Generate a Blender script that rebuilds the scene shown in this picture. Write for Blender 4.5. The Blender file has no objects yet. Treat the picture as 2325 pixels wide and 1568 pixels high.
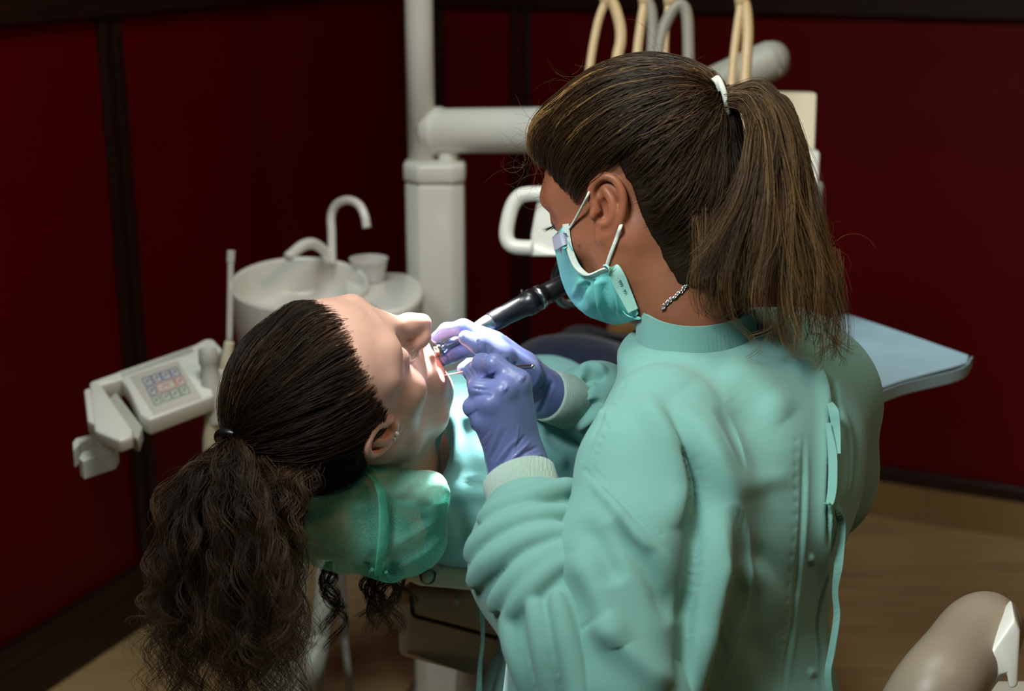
import bpy, bmesh, math, random
import numpy as np
from mathutils import Vector, Matrix, noise as mnoise
Q = 1.0                     # surface detail factor
rng = np.random.default_rng(7)
random.seed(7)
SC = bpy.context.scene
COL = SC.collection
W_, H_ = 2325, 1568
FPX = 50 / 36 * W_
PITCH = math.radians(16.5)
CAMH = 1.45
cs, sn_ = math.cos(PITCH), math.sin(PITCH)
CAM = np.array([0, 0, CAMH])
# columns: camera right, up, back in the world
RC = np.array([[1, 0, 0], [0, sn_, -cs], [0, cs, sn_]])
def P(px, py, d):
    c = np.array([(px - W_ / 2) / FPX * d, -(py - H_ / 2) / FPX * d, -d])
    return CAM + RC @ c
def PP(*pts):
    return np.array([P(*p) for p in pts])
def ray(px, py):
    c = np.array([(px - W_ / 2) / FPX, -(py - H_ / 2) / FPX, -1.0])
    return RC @ c
def G(px, py, z):
    r = ray(px, py)
    return CAM + r * ((z - CAM[2]) / r[2])
def onplane(px, py, o, n):
    r = ray(px, py)
    return CAM + r * (np.dot(np.array(o) - CAM, n) / np.dot(r, n))
def toC(V):
    return (np.asarray(V) - CAM) @ RC
def pix(V):
    c = toC(V)
    return np.stack([W_ / 2 + FPX * c[:, 0] / -c[:, 2], H_ / 2 - FPX * c[:, 1] / -c[:, 2], -c[:, 2]], 1)
def R_(px, d):               # a size in pixels at a depth, in metres
    return px * d / FPX
def unit(v):
    v = np.asarray(v, float)
    return v / np.linalg.norm(v)

# ------------------------------------------------------------------ materials
def srgb(r, g, b):
    f = lambda c: c / 12.92 if c <= .04045 else ((c + .055) / 1.055) ** 2.4
    return (f(r / 255), f(g / 255), f(b / 255), 1)
def mat(name, col, rough=.5, metal=0, vcol=False, sss=0, sss_r=(1, .35, .2), bump=0, bscale=200, bdet=3, var=0, vscale=8,
        coat=0, sheen=0, alpha=1, spec=.5, stretch=None, weave=0, trans=0, ior=1.45, aniso=0):
    m = bpy.data.materials.new(name)
    m.use_nodes = True
    nt = m.node_tree
    N, L = nt.nodes, nt.links
    b = N['Principled BSDF']
    b.inputs['Base Color'].default_value = col
    b.inputs['Roughness'].default_value = rough
    b.inputs['Metallic'].default_value = metal
    b.inputs['Specular IOR Level'].default_value = spec
    b.inputs['Coat Weight'].default_value = coat
    b.inputs['Coat Roughness'].default_value = .12
    b.inputs['Sheen Weight'].default_value = sheen
    b.inputs['Alpha'].default_value = alpha
    b.inputs['Transmission Weight'].default_value = trans
    b.inputs['IOR'].default_value = ior
    b.inputs['Anisotropic'].default_value = aniso
    if sss:
        b.inputs['Subsurface Weight'].default_value = sss
        b.inputs['Subsurface Radius'].default_value = sss_r
        b.inputs['Subsurface Scale'].default_value = .006
    tc = N.new('ShaderNodeTexCoord')
    src = tc.outputs['Object']
    if stretch:
        mp = N.new('ShaderNodeMapping')
        mp.inputs['Scale'].default_value = stretch
        L.new(src, mp.inputs['Vector'])
        src = mp.outputs['Vector']
    base = None
    if vcol:
        a = N.new('ShaderNodeAttribute')
        a.attribute_name = 'Col'
        base = a.outputs['Color']
        L.new(base, b.inputs['Base Color'])
    if var:
        n = N.new('ShaderNodeTexNoise')
        n.inputs['Scale'].default_value = vscale
        n.inputs['Detail'].default_value = 4
        L.new(src, n.inputs['Vector'])
        mr = N.new('ShaderNodeMapRange')
        mr.inputs['From Min'].default_value = .3
        mr.inputs['From Max'].default_value = .7
        mr.inputs['To Min'].default_value = 1 - var
        mr.inputs['To Max'].default_value = 1 + var
        L.new(n.outputs['Fac'], mr.inputs['Value'])
        mx = N.new('ShaderNodeMix')
        mx.data_type = 'RGBA'
        mx.blend_type = 'MULTIPLY'
        mx.inputs['Factor'].default_value = 1
        if base: L.new(base, mx.inputs['A'])
        else: mx.inputs['A'].default_value = col
        L.new(mr.outputs['Result'], mx.inputs['B'])
        L.new(mx.outputs['Result'], b.inputs['Base Color'])
    if bump:
        n = N.new('ShaderNodeTexNoise')
        n.inputs['Scale'].default_value = bscale
        n.inputs['Detail'].default_value = bdet
        L.new(src, n.inputs['Vector'])
        h = n.outputs['Fac']
        if weave:
            w = N.new('ShaderNodeTexWave')
            w.inputs['Scale'].default_value = weave
            w.inputs['Distortion'].default_value = 2
            L.new(src, w.inputs['Vector'])
            ad = N.new('ShaderNodeMath')
            L.new(h, ad.inputs[0]); L.new(w.outputs['Fac'], ad.inputs[1])
            h = ad.outputs[0]
        bp = N.new('ShaderNodeBump')
        bp.inputs['Strength'].default_value = bump
        bp.inputs['Distance'].default_value = .001
        L.new(h, bp.inputs['Height'])
        L.new(bp.outputs['Normal'], b.inputs['Normal'])
    return m

# ------------------------------------------------------------------ objects
def link(o, parent=None):
    COL.objects.link(o)
    if parent is not None:
        o.parent = parent
        bpy.context.view_layer.update() if False else None
        o.matrix_parent_inverse = Matrix.Translation(parent.location).inverted()
    return o
def empty(name, loc, label, cat, group=None):
    o = bpy.data.objects.new(name, None)
    o.location = loc
    o.empty_display_size = .1
    COL.objects.link(o)
    tag(o, label, cat, group)
    return o
def tag(o, label=None, cat=None, group=None, kind=None):
    if label: o['label'] = label
    if cat: o['category'] = cat
    if group: o['group'] = group
    if kind: o['kind'] = kind
    return o
def mk(name, V, Fs, m, parent=None, smooth=True, col=None, label=None):
    """Fs: list of index arrays (n,k) all of one size each."""
    V = np.asarray(V, np.float32)
    if isinstance(Fs, np.ndarray): Fs = [Fs]
    Fs = [np.asarray(f, np.int32) for f in Fs if len(f)]
    me = bpy.data.meshes.new(name)
    me.vertices.add(len(V)); me.vertices.foreach_set('co', V.ravel())
    nl = sum(f.size for f in Fs); npoly = sum(len(f) for f in Fs)
    me.loops.add(nl); me.loops.foreach_set('vertex_index', np.concatenate([f.ravel() for f in Fs]))
    me.polygons.add(npoly)
    tot = np.concatenate([np.full(len(f), f.shape[1], np.int32) for f in Fs])
    st = np.concatenate([[0], np.cumsum(tot)[:-1]]).astype(np.int32)
    me.polygons.foreach_set('loop_start', st)
    me.polygons.foreach_set('use_smooth', np.full(npoly, smooth, bool))
    me.update(calc_edges=True); me.validate()
    if col is not None:
        a = me.color_attributes.new('Col', 'FLOAT_COLOR', 'POINT')
        c = np.ones((len(V), 4), np.float32); c[:, :3] = np.asarray(col)[:, :3]
        a.data.foreach_set('color', c.ravel())
    me.materials.append(m)
    o = bpy.data.objects.new(name, me)
    link(o, parent)
    if label: o['label'] = label
    return o
def from_bm(name, bm, m, parent=None, smooth=True, label=None, angle=35):
    bmesh.ops.recalc_face_normals(bm, faces=bm.faces)
    me = bpy.data.meshes.new(name)
    bm.to_mesh(me); bm.free()
    for p in me.polygons: p.use_smooth = smooth
    if smooth:
        try: me.set_sharp_from_angle(angle=math.radians(angle))
        except Exception: pass
    me.materials.append(m)
    o = bpy.data.objects.new(name, me)
    link(o, parent)
    if label: o['label'] = label
    return o
def join(parts):
    """parts: list of (V, [F...]) -> one (V,[tri],[quad])"""
    Vs, T, Qd, o = [], [], [], 0
    for V, Fs in parts:
        for f in (Fs if isinstance(Fs, list) else [Fs]):
            f = np.asarray(f)
            if not len(f): continue
            (T if f.shape[1] == 3 else Qd).append(f + o)
        Vs.append(np.asarray(V)); o += len(V)
    return np.concatenate(Vs), [x for x in ([np.concatenate(T)] if T else []) + ([np.concatenate(Qd)] if Qd else [])]
def bevel(bm, w, seg=3, ang=30):
    es = [e for e in bm.edges if len(e.link_faces) == 2 and e.calc_face_angle(0) > math.radians(ang)]
    bmesh.ops.bevel(bm, geom=es, offset=w, segments=seg, profile=.5, affect='EDGES', clamp_overlap=True)
def poly_ext(pts, vec, bev=.003, seg=3, holes=()):
    """closed prism: 3d polygon pts swept along vec"""
    bm = bmesh.new()
    a = [bm.verts.new(p) for p in pts]
    b = [bm.verts.new(np.asarray(p) + vec) for p in pts]
    n = len(a)
    bm.faces.new(a); bm.faces.new(b[::-1])
    for i in range(n):
        bm.faces.new((a[i], b[i], b[(i + 1) % n], a[(i + 1) % n]))
    bmesh.ops.recalc_face_normals(bm, faces=bm.faces)
    if bev: bevel(bm, bev, seg)
    return bm
def box_bm(c, ax, half, bev=.004, seg=3):
    c = np.asarray(c, float); ax = [unit(a) for a in ax]
    pts = [c + ax[0] * sx * half[0] + ax[1] * sy * half[1] - ax[2] * half[2] for sx, sy in ((-1, -1), (1, -1), (1, 1), (-1, 1))]
    return poly_ext(pts, ax[2] * 2 * half[2], bev, seg)
def catmull(pts, n):
    pts = np.asarray(pts, float)
    if len(pts) == 2:
        t = np.linspace(0, 1, n)[:, None]
        return pts[0] * (1 - t) + pts[1] * t
    p = np.concatenate([[2 * pts[0] - pts[1]], pts, [2 * pts[-1] - pts[-2]]])
    k = len(pts) - 1
    t = np.linspace(0, k, n); i = np.minimum(t.astype(int), k - 1); f = (t - i)[:, None]
    a, b, c, d = p[i], p[i + 1], p[i + 2], p[i + 3]
    return .5 * (2 * b + (c - a) * f + (2 * a - 5 * b + 4 * c - d) * f ** 2 + (3 * b - a - 3 * c + d) * f ** 3)
def frames(path):
    T = np.gradient(path, axis=0); T /= np.linalg.norm(T, axis=1)[:, None] + 1e-12
    u = np.cross(T[0], [0, 0, 1.0])
    if np.linalg.norm(u) < 1e-3: u = np.cross(T[0], [1.0, 0, 0])
    U = [unit(u)]
    for i in range(1, len(path)):
        v = U[-1] - T[i] * np.dot(U[-1], T[i]); U.append(unit(v))
    U = np.array(U)
    return T, U, np.cross(T, U)
def tube_vf(path, r, sides=16, cap=True, ry=None):
    path = np.asarray(path, float); n = len(path)
    r = np.broadcast_to(np.asarray(r, float), (n,)); ry = r if ry is None else np.broadcast_to(np.asarray(ry, float), (n,))
    T, U, B = frames(path)
    a = np.linspace(0, 2 * np.pi, sides, endpoint=False)
    V = (path[:, None] + U[:, None] * (np.cos(a)[None, :, None] * r[:, None, None]) + B[:, None] * (np.sin(a)[None, :, None] * ry[:, None, None])).reshape(-1, 3)
    i = np.arange(n - 1)[:, None] * sides; j = np.arange(sides)[None]; j2 = (j + 1) % sides
    Fq = np.stack([i + j, i + j2, i + sides + j2, i + sides + j], -1).reshape(-1, 4)
    Fs = [Fq]
    if cap:
        V = np.concatenate([V, path[[0, -1]]]); k = n * sides
        jj = np.arange(sides); kk = (jj + 1) % sides
        Fs.append(np.stack([np.full(sides, k), kk, jj], 1))
        Fs.append(np.stack([np.full(sides, k + 1), (n - 1) * sides + jj, (n - 1) * sides + kk], 1))
    return V, Fs
def tube(name, pts, r, m, parent=None, n=48, sides=16, ry=None, label=None, smooth_path=True):
    pts = np.asarray(pts, float)
    path = catmull(pts, n) if smooth_path else pts
    if not np.isscalar(r) and len(r) != n: r = np.interp(np.linspace(0, 1, len(path)), np.linspace(0, 1, len(r)), r)
    if ry is not None and not np.isscalar(ry) and len(ry) != len(path): ry = np.interp(np.linspace(0, 1, len(path)), np.linspace(0, 1, len(ry)), ry)
    V, F = tube_vf(path, r, sides, True, ry)
    return mk(name, V, F, m, parent, label=label)
def lathe_vf(c, axis, prof, sides=64, sx=1.0):
    """prof: (r, h) rows along axis"""
    axis = unit(axis); u = np.cross(axis, [0, 1.0, 0]); u = unit(u) if np.linalg.norm(u) > 1e-3 else np.array([1.0, 0, 0]); v = np.cross(axis, u)
    prof = np.asarray(prof, float); a = np.linspace(0, 2 * np.pi, sides, endpoint=False)
    V = (np.asarray(c)[None, None] + axis * prof[:, 1][:, None, None] + prof[:, 0][:, None, None] * (u * np.cos(a)[None, :, None] * sx + v * np.sin(a)[None, :, None])).reshape(-1, 3)
    n = len(prof); i = np.arange(n - 1)[:, None] * sides; j = np.arange(sides)[None]; j2 = (j + 1) % sides
    return V, [np.stack([i + j, i + j2, i + sides + j2, i + sides + j], -1).reshape(-1, 4)]
def lathe(name, c, axis, prof, m, parent=None, sides=64, sx=1.0, label=None):
    V, F = lathe_vf(c, axis, prof, sides, sx)
    return mk(name, V, F, m, parent, label=label)

# ------------------------------------------------------------------ implicit surfaces
class Field:
    def __init__(s, lo, hi, h):
        s.h = h; s.lo = np.asarray(lo, float); s.n = np.ceil((np.asarray(hi) - s.lo) / h).astype(int) + 1
        s.ax = [(s.lo[i] + h * np.arange(s.n[i])).astype(np.float32) for i in range(3)]
        s.D = np.full(s.n, .1, np.float32)
    def sub(s, lo, hi, m):
        sl = []
        for i in range(3):
            a = int(np.clip(math.floor((lo[i] - m - s.lo[i]) / s.h), 0, s.n[i])); b = int(np.clip(math.ceil((hi[i] + m - s.lo[i]) / s.h) + 1, 0, s.n[i]))
            sl.append(slice(a, b))
        return tuple(sl)
    def put(s, f, lo, hi, k=.01, op='u', m=None):
        m = k + 3 * s.h + .004 if m is None else m
        sl = s.sub(lo, hi, m)
        X = s.ax[0][sl[0]][:, None, None]; Y = s.ax[1][sl[1]][None, :, None]; Z = s.ax[2][sl[2]][None, None]
        if min(X.size, Y.size, Z.size) == 0: return s
        d = f(X, Y, Z)
        a = s.D[sl]
        if op == 'u':
            hh = np.maximum(k - np.abs(a - d), 0) / k; s.D[sl] = np.minimum(a, d) - hh * hh * k * .25
        else:
            d = -d
            hh = np.maximum(k - np.abs(a - d), 0) / k; s.D[sl] = np.maximum(a, d) + hh * hh * k * .25
        return s
    def cone(s, a, b, ra, rb=None, k=.01, op='u'):
        a = np.asarray(a, float); b = np.asarray(b, float); rb = ra if rb is None else rb
        ba = b - a; L = max(np.dot(ba, ba), 1e-12)
        def f(X, Y, Z):
            t = np.clip(((X - a[0]) * ba[0] + (Y - a[1]) * ba[1] + (Z - a[2]) * ba[2]) / L, 0, 1)
            return np.sqrt((X - a[0] - t * ba[0]) ** 2 + (Y - a[1] - t * ba[1]) ** 2 + (Z - a[2] - t * ba[2]) ** 2) - (ra + (rb - ra) * t)
        r = max(ra, rb)
        return s.put(f, np.minimum(a, b) - r, np.maximum(a, b) + r, k, op)
    def chain(s, pts, k=.01, op='u', kin=None, n=None):
        """pts rows x,y,z,r"""
        pts = np.asarray(pts, float)
        if n: pts = catmull(pts, n)
        t = Field.__new__(Field); t.h = s.h; t.lo = s.lo; t.n = s.n; t.ax = s.ax
        lo = (pts[:, :3] - pts[:, 3:4]).min(0); hi = (pts[:, :3] + pts[:, 3:4]).max(0)
        m = k + 3 * s.h + .004
        sl = s.sub(lo, hi, m)
        t.D = np.full(s.n, .1, np.float32) if False else None
        sub = Field.__new__(Field); sub.h = s.h; sub.ax = [s.ax[i][sl[i]] for i in range(3)]; sub.n = np.array([len(x) for x in sub.ax])
        if sub.n.min() == 0: return s
        sub.lo = np.array([x[0] for x in sub.ax], float); sub.D = np.full(sub.n, .1, np.float32)
        for i in range(len(pts) - 1): sub.cone(pts[i, :3], pts[i + 1, :3], pts[i, 3], pts[i + 1, 3], k=kin or .004)
        a, d = s.D[sl], sub.D
        if op == 'u':
            hh = np.maximum(k - np.abs(a - d), 0) / k; s.D[sl] = np.minimum(a, d) - hh * hh * k * .25
        else:
            d = -d; hh = np.maximum(k - np.abs(a - d), 0) / k; s.D[sl] = np.maximum(a, d) + hh * hh * k * .25
        return s
    def ell(s, c, r, k=.01, op='u', M=None):
        c = np.asarray(c, float); r = np.asarray(r, float); R = max(r)
        def f(X, Y, Z):
            x, y, z = X - c[0], Y - c[1], Z - c[2]
            if M is not None:
                x, y, z = [x * M[0][i] + y * M[1][i] + z * M[2][i] for i in range(3)]
            k0 = np.sqrt((x / r[0]) ** 2 + (y / r[1]) ** 2 + (z / r[2]) ** 2)
            k1 = np.sqrt((x / r[0] ** 2) ** 2 + (y / r[1] ** 2) ** 2 + (z / r[2] ** 2) ** 2) + 1e-9
            return k0 * (k0 - 1) / k1
        return s.put(f, c - R, c + R, k, op)
    def loft(s, secs, k=.01, op='u', n=2.3, cap=(True, True)):
        """secs rows: z, cx, cy, a, b, ang -> horizontal (super)ellipses"""
        S = np.asarray(secs, float); S = S[np.argsort(S[:, 0])]
        zz = np.linspace(S[0, 0], S[-1, 0], 160)
        tt = np.interp(zz, S[:, 0], np.arange(len(S)))
        C = catmull(S, 400); ti = np.linspace(0, len(S) - 1, 400)
        g = [np.interp(zz, C[:, 0], C[:, i]) for i in range(6)]
        R = S[:, 3:5].max() * 1.3
        lo = [S[:, 1].min() - R, S[:, 2].min() - R, S[0, 0]]; hi = [S[:, 1].max() + R, S[:, 2].max() + R, S[-1, 0]]
        def f(X, Y, Z):
            z = np.clip(Z, S[0, 0], S[-1, 0]); q = [np.interp(z, zz, g[i]).astype(np.float32) for i in range(6)]
            dx, dy = X - q[1], Y - q[2]; ca, sa = np.cos(q[5]), np.sin(q[5])
            u = np.abs(dx * ca + dy * sa) / q[3]; v = np.abs(-dx * sa + dy * ca) / q[4]
            e = ((u ** n + v ** n) ** (1 / n) - 1) * np.minimum(q[3], q[4])
            return np.maximum(e, np.maximum(S[0, 0] - Z, Z - S[-1, 0]))
        return s.put(f, np.array(lo), np.array(hi), k, op)
    def mesh(s):
        D = s.D; h = s.h
        sg = D < 0
        c = np.zeros(np.array(D.shape) - 1, np.int8)
        offs = [(i, j, k) for i in (0, 1) for j in (0, 1) for k in (0, 1)]
        nx, ny, nz = D.shape
        for o in offs: c += sg[o[0]:nx - 1 + o[0], o[1]:ny - 1 + o[1], o[2]:nz - 1 + o[2]]
        act = (c > 0) & (c < 8)
        idx = np.argwhere(act)
        ids = np.full(act.shape, -1, np.int32); ids[act] = np.arange(len(idx))
        vals = np.stack([D[idx[:, 0] + o[0], idx[:, 1] + o[1], idx[:, 2] + o[2]] for o in offs], 1).astype(np.float64)
        acc = np.zeros((len(idx), 3)); cnt = np.zeros(len(idx)); oo = np.array(offs, float)
        for a in range(8):
            for b in range(a + 1, 8):
                if np.abs(oo[a] - oo[b]).sum() != 1: continue
                va, vb = vals[:, a], vals[:, b]; mk_ = (va < 0) != (vb < 0)
                t = np.where(mk_, va / np.where(mk_, va - vb, 1), 0)
                acc += np.where(mk_[:, None], oo[a] + t[:, None] * (oo[b] - oo[a]), 0); cnt += mk_
        V = (idx + acc / np.maximum(cnt, 1)[:, None]) * h + s.lo
        Fs = []
        for ax in range(3):
            sl0 = [slice(None)] * 3; sl1 = [slice(None)] * 3
            sl0[ax] = slice(0, -1); sl1[ax] = slice(1, None)
            e = sg[tuple(sl0)] != sg[tuple(sl1)]
            p = np.argwhere(e)
            o1, o2 = [(1, 2), (2, 0), (0, 1)][ax]
            ok = (p[:, o1] > 0) & (p[:, o2] > 0) & (p[:, o1] < act.shape[o1]) & (p[:, o2] < act.shape[o2])
            p = p[ok]
            def at(d1, d2):
                q = p.copy(); q[:, o1] += d1; q[:, o2] += d2
                return ids[q[:, 0], q[:, 1], q[:, 2]]
            f = np.stack([at(-1, -1), at(0, -1), at(0, 0), at(-1, 0)], 1)
            fl = ~sg[p[:, 0], p[:, 1], p[:, 2]]
            f[fl] = f[fl][:, ::-1]
            Fs.append(f[(f >= 0).all(1)])
        return V, np.concatenate(Fs)
def vnormals(V, F):
    a = V[F[:, 1]] - V[F[:, 0]]; b = V[F[:, -1]] - V[F[:, 0]]
    if F.shape[1] == 4: a = V[F[:, 2]] - V[F[:, 0]]; b = V[F[:, 3]] - V[F[:, 1]]
    n = np.cross(a, b); N = np.zeros_like(V)
    for i in range(F.shape[1]):
        for c in range(3): N[:, c] += np.bincount(F[:, i], n[:, c], len(V))
    return N / (np.linalg.norm(N, axis=1)[:, None] + 1e-12)
def relax(V, F, it=2, lam=.5, w=None):
    e = np.concatenate([F[:, [0, 1]], F[:, [1, 2]], F[:, [2, 3]], F[:, [3, 0]]]) if F.shape[1] == 4 else np.concatenate([F[:, [0, 1]], F[:, [1, 2]], F[:, [2, 0]]])
    e = np.concatenate([e, e[:, ::-1]]); n = len(V); deg = np.maximum(np.bincount(e[:, 0], minlength=n), 1)
    for _ in range(it):
        A = np.stack([np.bincount(e[:, 0], V[e[:, 1], c], n) for c in range(3)], 1) / deg[:, None]
        V = V + (A - V) * (lam if w is None else (lam * w)[:, None])
    return V
def subdiv(V, F):
    e = np.concatenate([F[:, [0, 1]], F[:, [1, 2]], F[:, [2, 3]], F[:, [3, 0]]]); es = np.sort(e, 1)
    key = es[:, 0].astype(np.int64) * len(V) + es[:, 1]; u, inv = np.unique(key, return_inverse=True)
    a, b = u // len(V), u % len(V); n = len(V); m = len(F)
    Vn = np.concatenate([V, (V[a] + V[b]) / 2, V[F].mean(1)]); E = (inv + n).reshape(4, m).T; c = n + len(u) + np.arange(m)
    Fn = np.concatenate([np.stack([F[:, i], E[:, i], c, E[:, i - 1]], 1) for i in range(4)])
    return relax(Vn, Fn, 2, .5), Fn
def polyd(p, pl):
    """distance of 2d points to a polyline, signed side, arc position 0..1"""
    pl = np.asarray(pl, float); best = np.full(len(p), 1e9); side = np.zeros(len(p)); arc = np.zeros(len(p))
    L = np.concatenate([[0], np.cumsum(np.linalg.norm(np.diff(pl, axis=0), axis=1))]); T = L[-1]
    for i in range(len(pl) - 1):
        a, b = pl[i], pl[i + 1]; ba = b - a; l2 = ba @ ba + 1e-9
        t = np.clip(((p - a) @ ba) / l2, 0, 1); q = p - a - t[:, None] * ba
        d = np.hypot(q[:, 0], q[:, 1]); s_ = np.sign(ba[0] * q[:, 1] - ba[1] * q[:, 0])
        m = d < best; best[m] = d[m]; side[m] = s_[m]; arc[m] = (L[i] + t[m] * math.sqrt(l2)) / T
    return best, side, arc
def sculpt(V, F, strokes, facing=True, dmax=None):
    """strokes: (kind, [(px,py)..], width px, amplitude m[, taper]) carved along the normals of the side that the polyline runs over"""
    V = V.copy()
    for st in strokes:
        kind, pl, w, amp = st[:4]; tap = st[4] if len(st) > 4 else .25
        pl = catmull(np.array(pl, float), max(12, 6 * len(pl))) if len(pl) > 2 else np.array(pl, float)
        q = pix(V); m_ = 12 * w if kind == 'S' else 3.2 * w; lo = pl.min(0) - m_; hi = pl.max(0) + m_
        sel = np.where((q[:, 0] > lo[0]) & (q[:, 0] < hi[0]) & (q[:, 1] > lo[1]) & (q[:, 1] < hi[1]))[0]
        if not len(sel): continue
        N = vnormals(V, F)[sel]
        toc = CAM - V[sel]; toc /= np.linalg.norm(toc, axis=1)[:, None]
        fc = np.clip((N * toc).sum(1) * 2.0, 0, 1)
        if dmax is not None: fc = fc * (q[sel, 2] < dmax)
        d, s_, t = polyd(q[sel, :2], pl)
        env = np.clip(np.minimum(t, 1 - t) / tap, 0, 1) if tap > 0 else 1.0
        env = np.sin(env * np.pi / 2) if tap > 0 else 1.0
        if kind == 'r': pr = np.exp(-(d / w) ** 2)
        elif kind == 'v': pr = -np.exp(-(d / w) ** 2)
        elif kind == 's': pr = (.25 + .75 * np.tanh(s_ * d / (.45 * w))) * np.exp(-(d / (2.2 * w)) ** 2)   # step: raised on the + side
        elif kind == 'S': pr = (.25 + .75 * np.tanh(s_ * d / (.45 * w))) * np.exp(-(d / np.where(s_ > 0, 5.5 * w, 2.2 * w)) ** 2)   # broad step
        elif kind == 'p': pr = np.exp(-(d / w) ** 2) - .8 * np.exp(-((d - 1.6 * w) / (.8 * w)) ** 2)     # rounded pleat
        V[sel] += N * (amp * pr * env * fc)[:, None]
    return V
def fbm(V, scale, seed=0, oct=3):
    """cheap smooth value noise, vectorised"""
    r = np.zeros(len(V)); amp = 1
    for o in range(oct):
        p = V * scale * 2 ** o + seed * 17.3 + o * 5.1
        i = np.floor(p).astype(np.int64); f = p - i; f = f * f * (3 - 2 * f)
        def hsh(a, b, c):
            n = (a * 374761393 + b * 668265263 + c * 2147483647 + (seed + o) * 1274126177) & 0xffffffff
            n = ((n ^ (n >> 13)) * 1274126177) & 0xffffffff
            return ((n ^ (n >> 16)) & 0xffff) / 32768.0 - 1
        v = 0
        for dx in (0, 1):
            for dy in (0, 1):
                for dz in (0, 1):
                    wgt = (f[:, 0] if dx else 1 - f[:, 0]) * (f[:, 1] if dy else 1 - f[:, 1]) * (f[:, 2] if dz else 1 - f[:, 2])
                    v = v + wgt * hsh(i[:, 0] + dx, i[:, 1] + dy, i[:, 2] + dz)
        r += v * amp; amp *= .5
    return r
def strands_vf(paths, rad, col, sides=3):
    """paths (n,m,3); rad (n,m) or (n,1); col (n,3) or (n,m,3) -> V, quads, colours"""
    n, m, _ = paths.shape
    T = np.gradient(paths, axis=1); T /= np.linalg.norm(T, axis=2)[..., None] + 1e-12
    ref = np.broadcast_to(np.array([.31, .83, .46]), T.shape)
    U = np.cross(T, ref); U /= np.linalg.norm(U, axis=2)[..., None] + 1e-9
    B = np.cross(T, U)
    rad = np.broadcast_to(rad, (n, m))
    a = np.linspace(0, 2 * np.pi, sides, endpoint=False)
    V = paths[:, :, None] + U[:, :, None] * (np.cos(a)[:, None] * rad[:, :, None, None]) + B[:, :, None] * (np.sin(a)[:, None] * rad[:, :, None, None])
    base = (np.arange(n) * m * sides)[:, None, None] + (np.arange(m - 1) * sides)[None, :, None]
    j = np.arange(sides)[None, None]; j2 = (j + 1) % sides
    Fq = np.stack([base + j, base + j2, base + sides + j2, base + sides + j], -1).reshape(-1, 4)
    c = col if col.ndim == 3 else np.broadcast_to(col[:, None], (n, m, 3))
    c = np.broadcast_to(c[:, :, None], (n, m, sides, 3)).reshape(-1, 3)
    return V.reshape(-1, 3), Fq, c
def ribbon(name, pts, w, th, side, m, parent=None, n=40, label=None):
    """a flat strip of cloth along pts"""
    path = catmull(pts, n); T = np.gradient(path, axis=0); T /= np.linalg.norm(T, axis=1)[:, None]
    sd = np.asarray(side, float)
    sd = catmull(sd, n) if sd.ndim == 2 else np.broadcast_to(sd, path.shape)
    S = sd - T * (sd * T).sum(1)[:, None]; S /= np.linalg.norm(S, axis=1)[:, None]
    Nn = np.cross(T, S); w = np.interp(np.linspace(0, 1, n), np.linspace(0, 1, len(np.atleast_1d(w))), np.atleast_1d(w))[:, None]
    ring = [path - S * w / 2 - Nn * th / 2, path + Nn * (-th / 2) + S * w / 2, path + S * w / 2 + Nn * th / 2, path - S * w / 2 + Nn * th / 2]
    V = np.stack(ring, 1).reshape(-1, 3)
    i = np.arange(n - 1)[:, None] * 4; j = np.arange(4)[None]; j2 = (j + 1) % 4
    Fq = np.stack([i + j, i + j2, i + 4 + j2, i + 4 + j], -1).reshape(-1, 4)
    Fq = np.concatenate([Fq, [[3, 2, 1, 0]], [[(n - 1) * 4 + k for k in range(4)]]])
    return mk(name, V, Fq, m, parent, smooth=False, label=label)
# ================================================================== room
YAW = math.radians(24.5)
dL = np.array([math.sin(YAW), math.cos(YAW), 0]); dB = np.array([math.cos(YAW), -math.sin(YAW), 0]); UP = np.array([0, 0, 1.0])
pL = G(320, 1415, 0); pB = G(1960, 1159, 0)
# corner of the two walls
_t = np.linalg.solve(np.array([[dL[0], -dB[0]], [dL[1], -dB[1]]]), (pB - pL)[:2])
CORN = pL + dL * _t[0]
nL, nB = dB, -dL            # into the room
M_red = mat('red_lacquer', srgb(95, 2, 3), .42, coat=.1, spec=.25, var=.1, vscale=3)
M_dark = mat('dark_wood', srgb(38, 20, 15), .4, var=.25, vscale=9, stretch=(1, 1, 12), coat=.1)
M_base = mat('tan_skirting', srgb(150, 120, 78), .55, var=.08, vscale=5)
M_ceil = mat('plaster', srgb(120, 112, 104), .9, bump=.2, bscale=60)
M_wallp = mat('painted_wall', srgb(96, 80, 72), .8, bump=.1, bscale=90)
# floor: sheet of pale wood grain
M_floor = mat('floor_vinyl', srgb(188, 158, 114), .45, var=.18, vscale=3.2, stretch=(.9, 7, 1), bump=.12, bscale=40, spec=.35)
def slab(name, o, u, v, lu, lv, th, m, kind='structure'):
    """rectangle from corner o along unit u, v, thickness th behind"""
    n = np.cross(u, v)
    pts = [o, o + u * lu, o + u * lu + v * lv, o + v * lv]
    ob = from_bm(name, poly_ext(pts, -n * th, 0), m, smooth=False)
    tag(ob, kind=kind); return ob
LW, LB, HC = 5.6, 4.2, 2.7
o = slab('floor', CORN - dL * LW - dB * .0, dB, dL, LB, LW, .05, M_floor)
o.location.z = 0
slab('wall_left', CORN - dL * LW, dL, UP, LW, HC, .08, M_red)
slab('wall_back', CORN, dB, UP, LB, HC, .08, M_red)
slab('wall_right', CORN + dB * LB, -dL, UP, LW, HC, .08, M_wallp)
slab('wall_front', CORN + dB * LB - dL * LW, -dB, UP, LB, HC, .08, M_wallp)
slab('ceiling', CORN + UP * HC, dB, -dL, LB, LW, .05, M_ceil)
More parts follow.
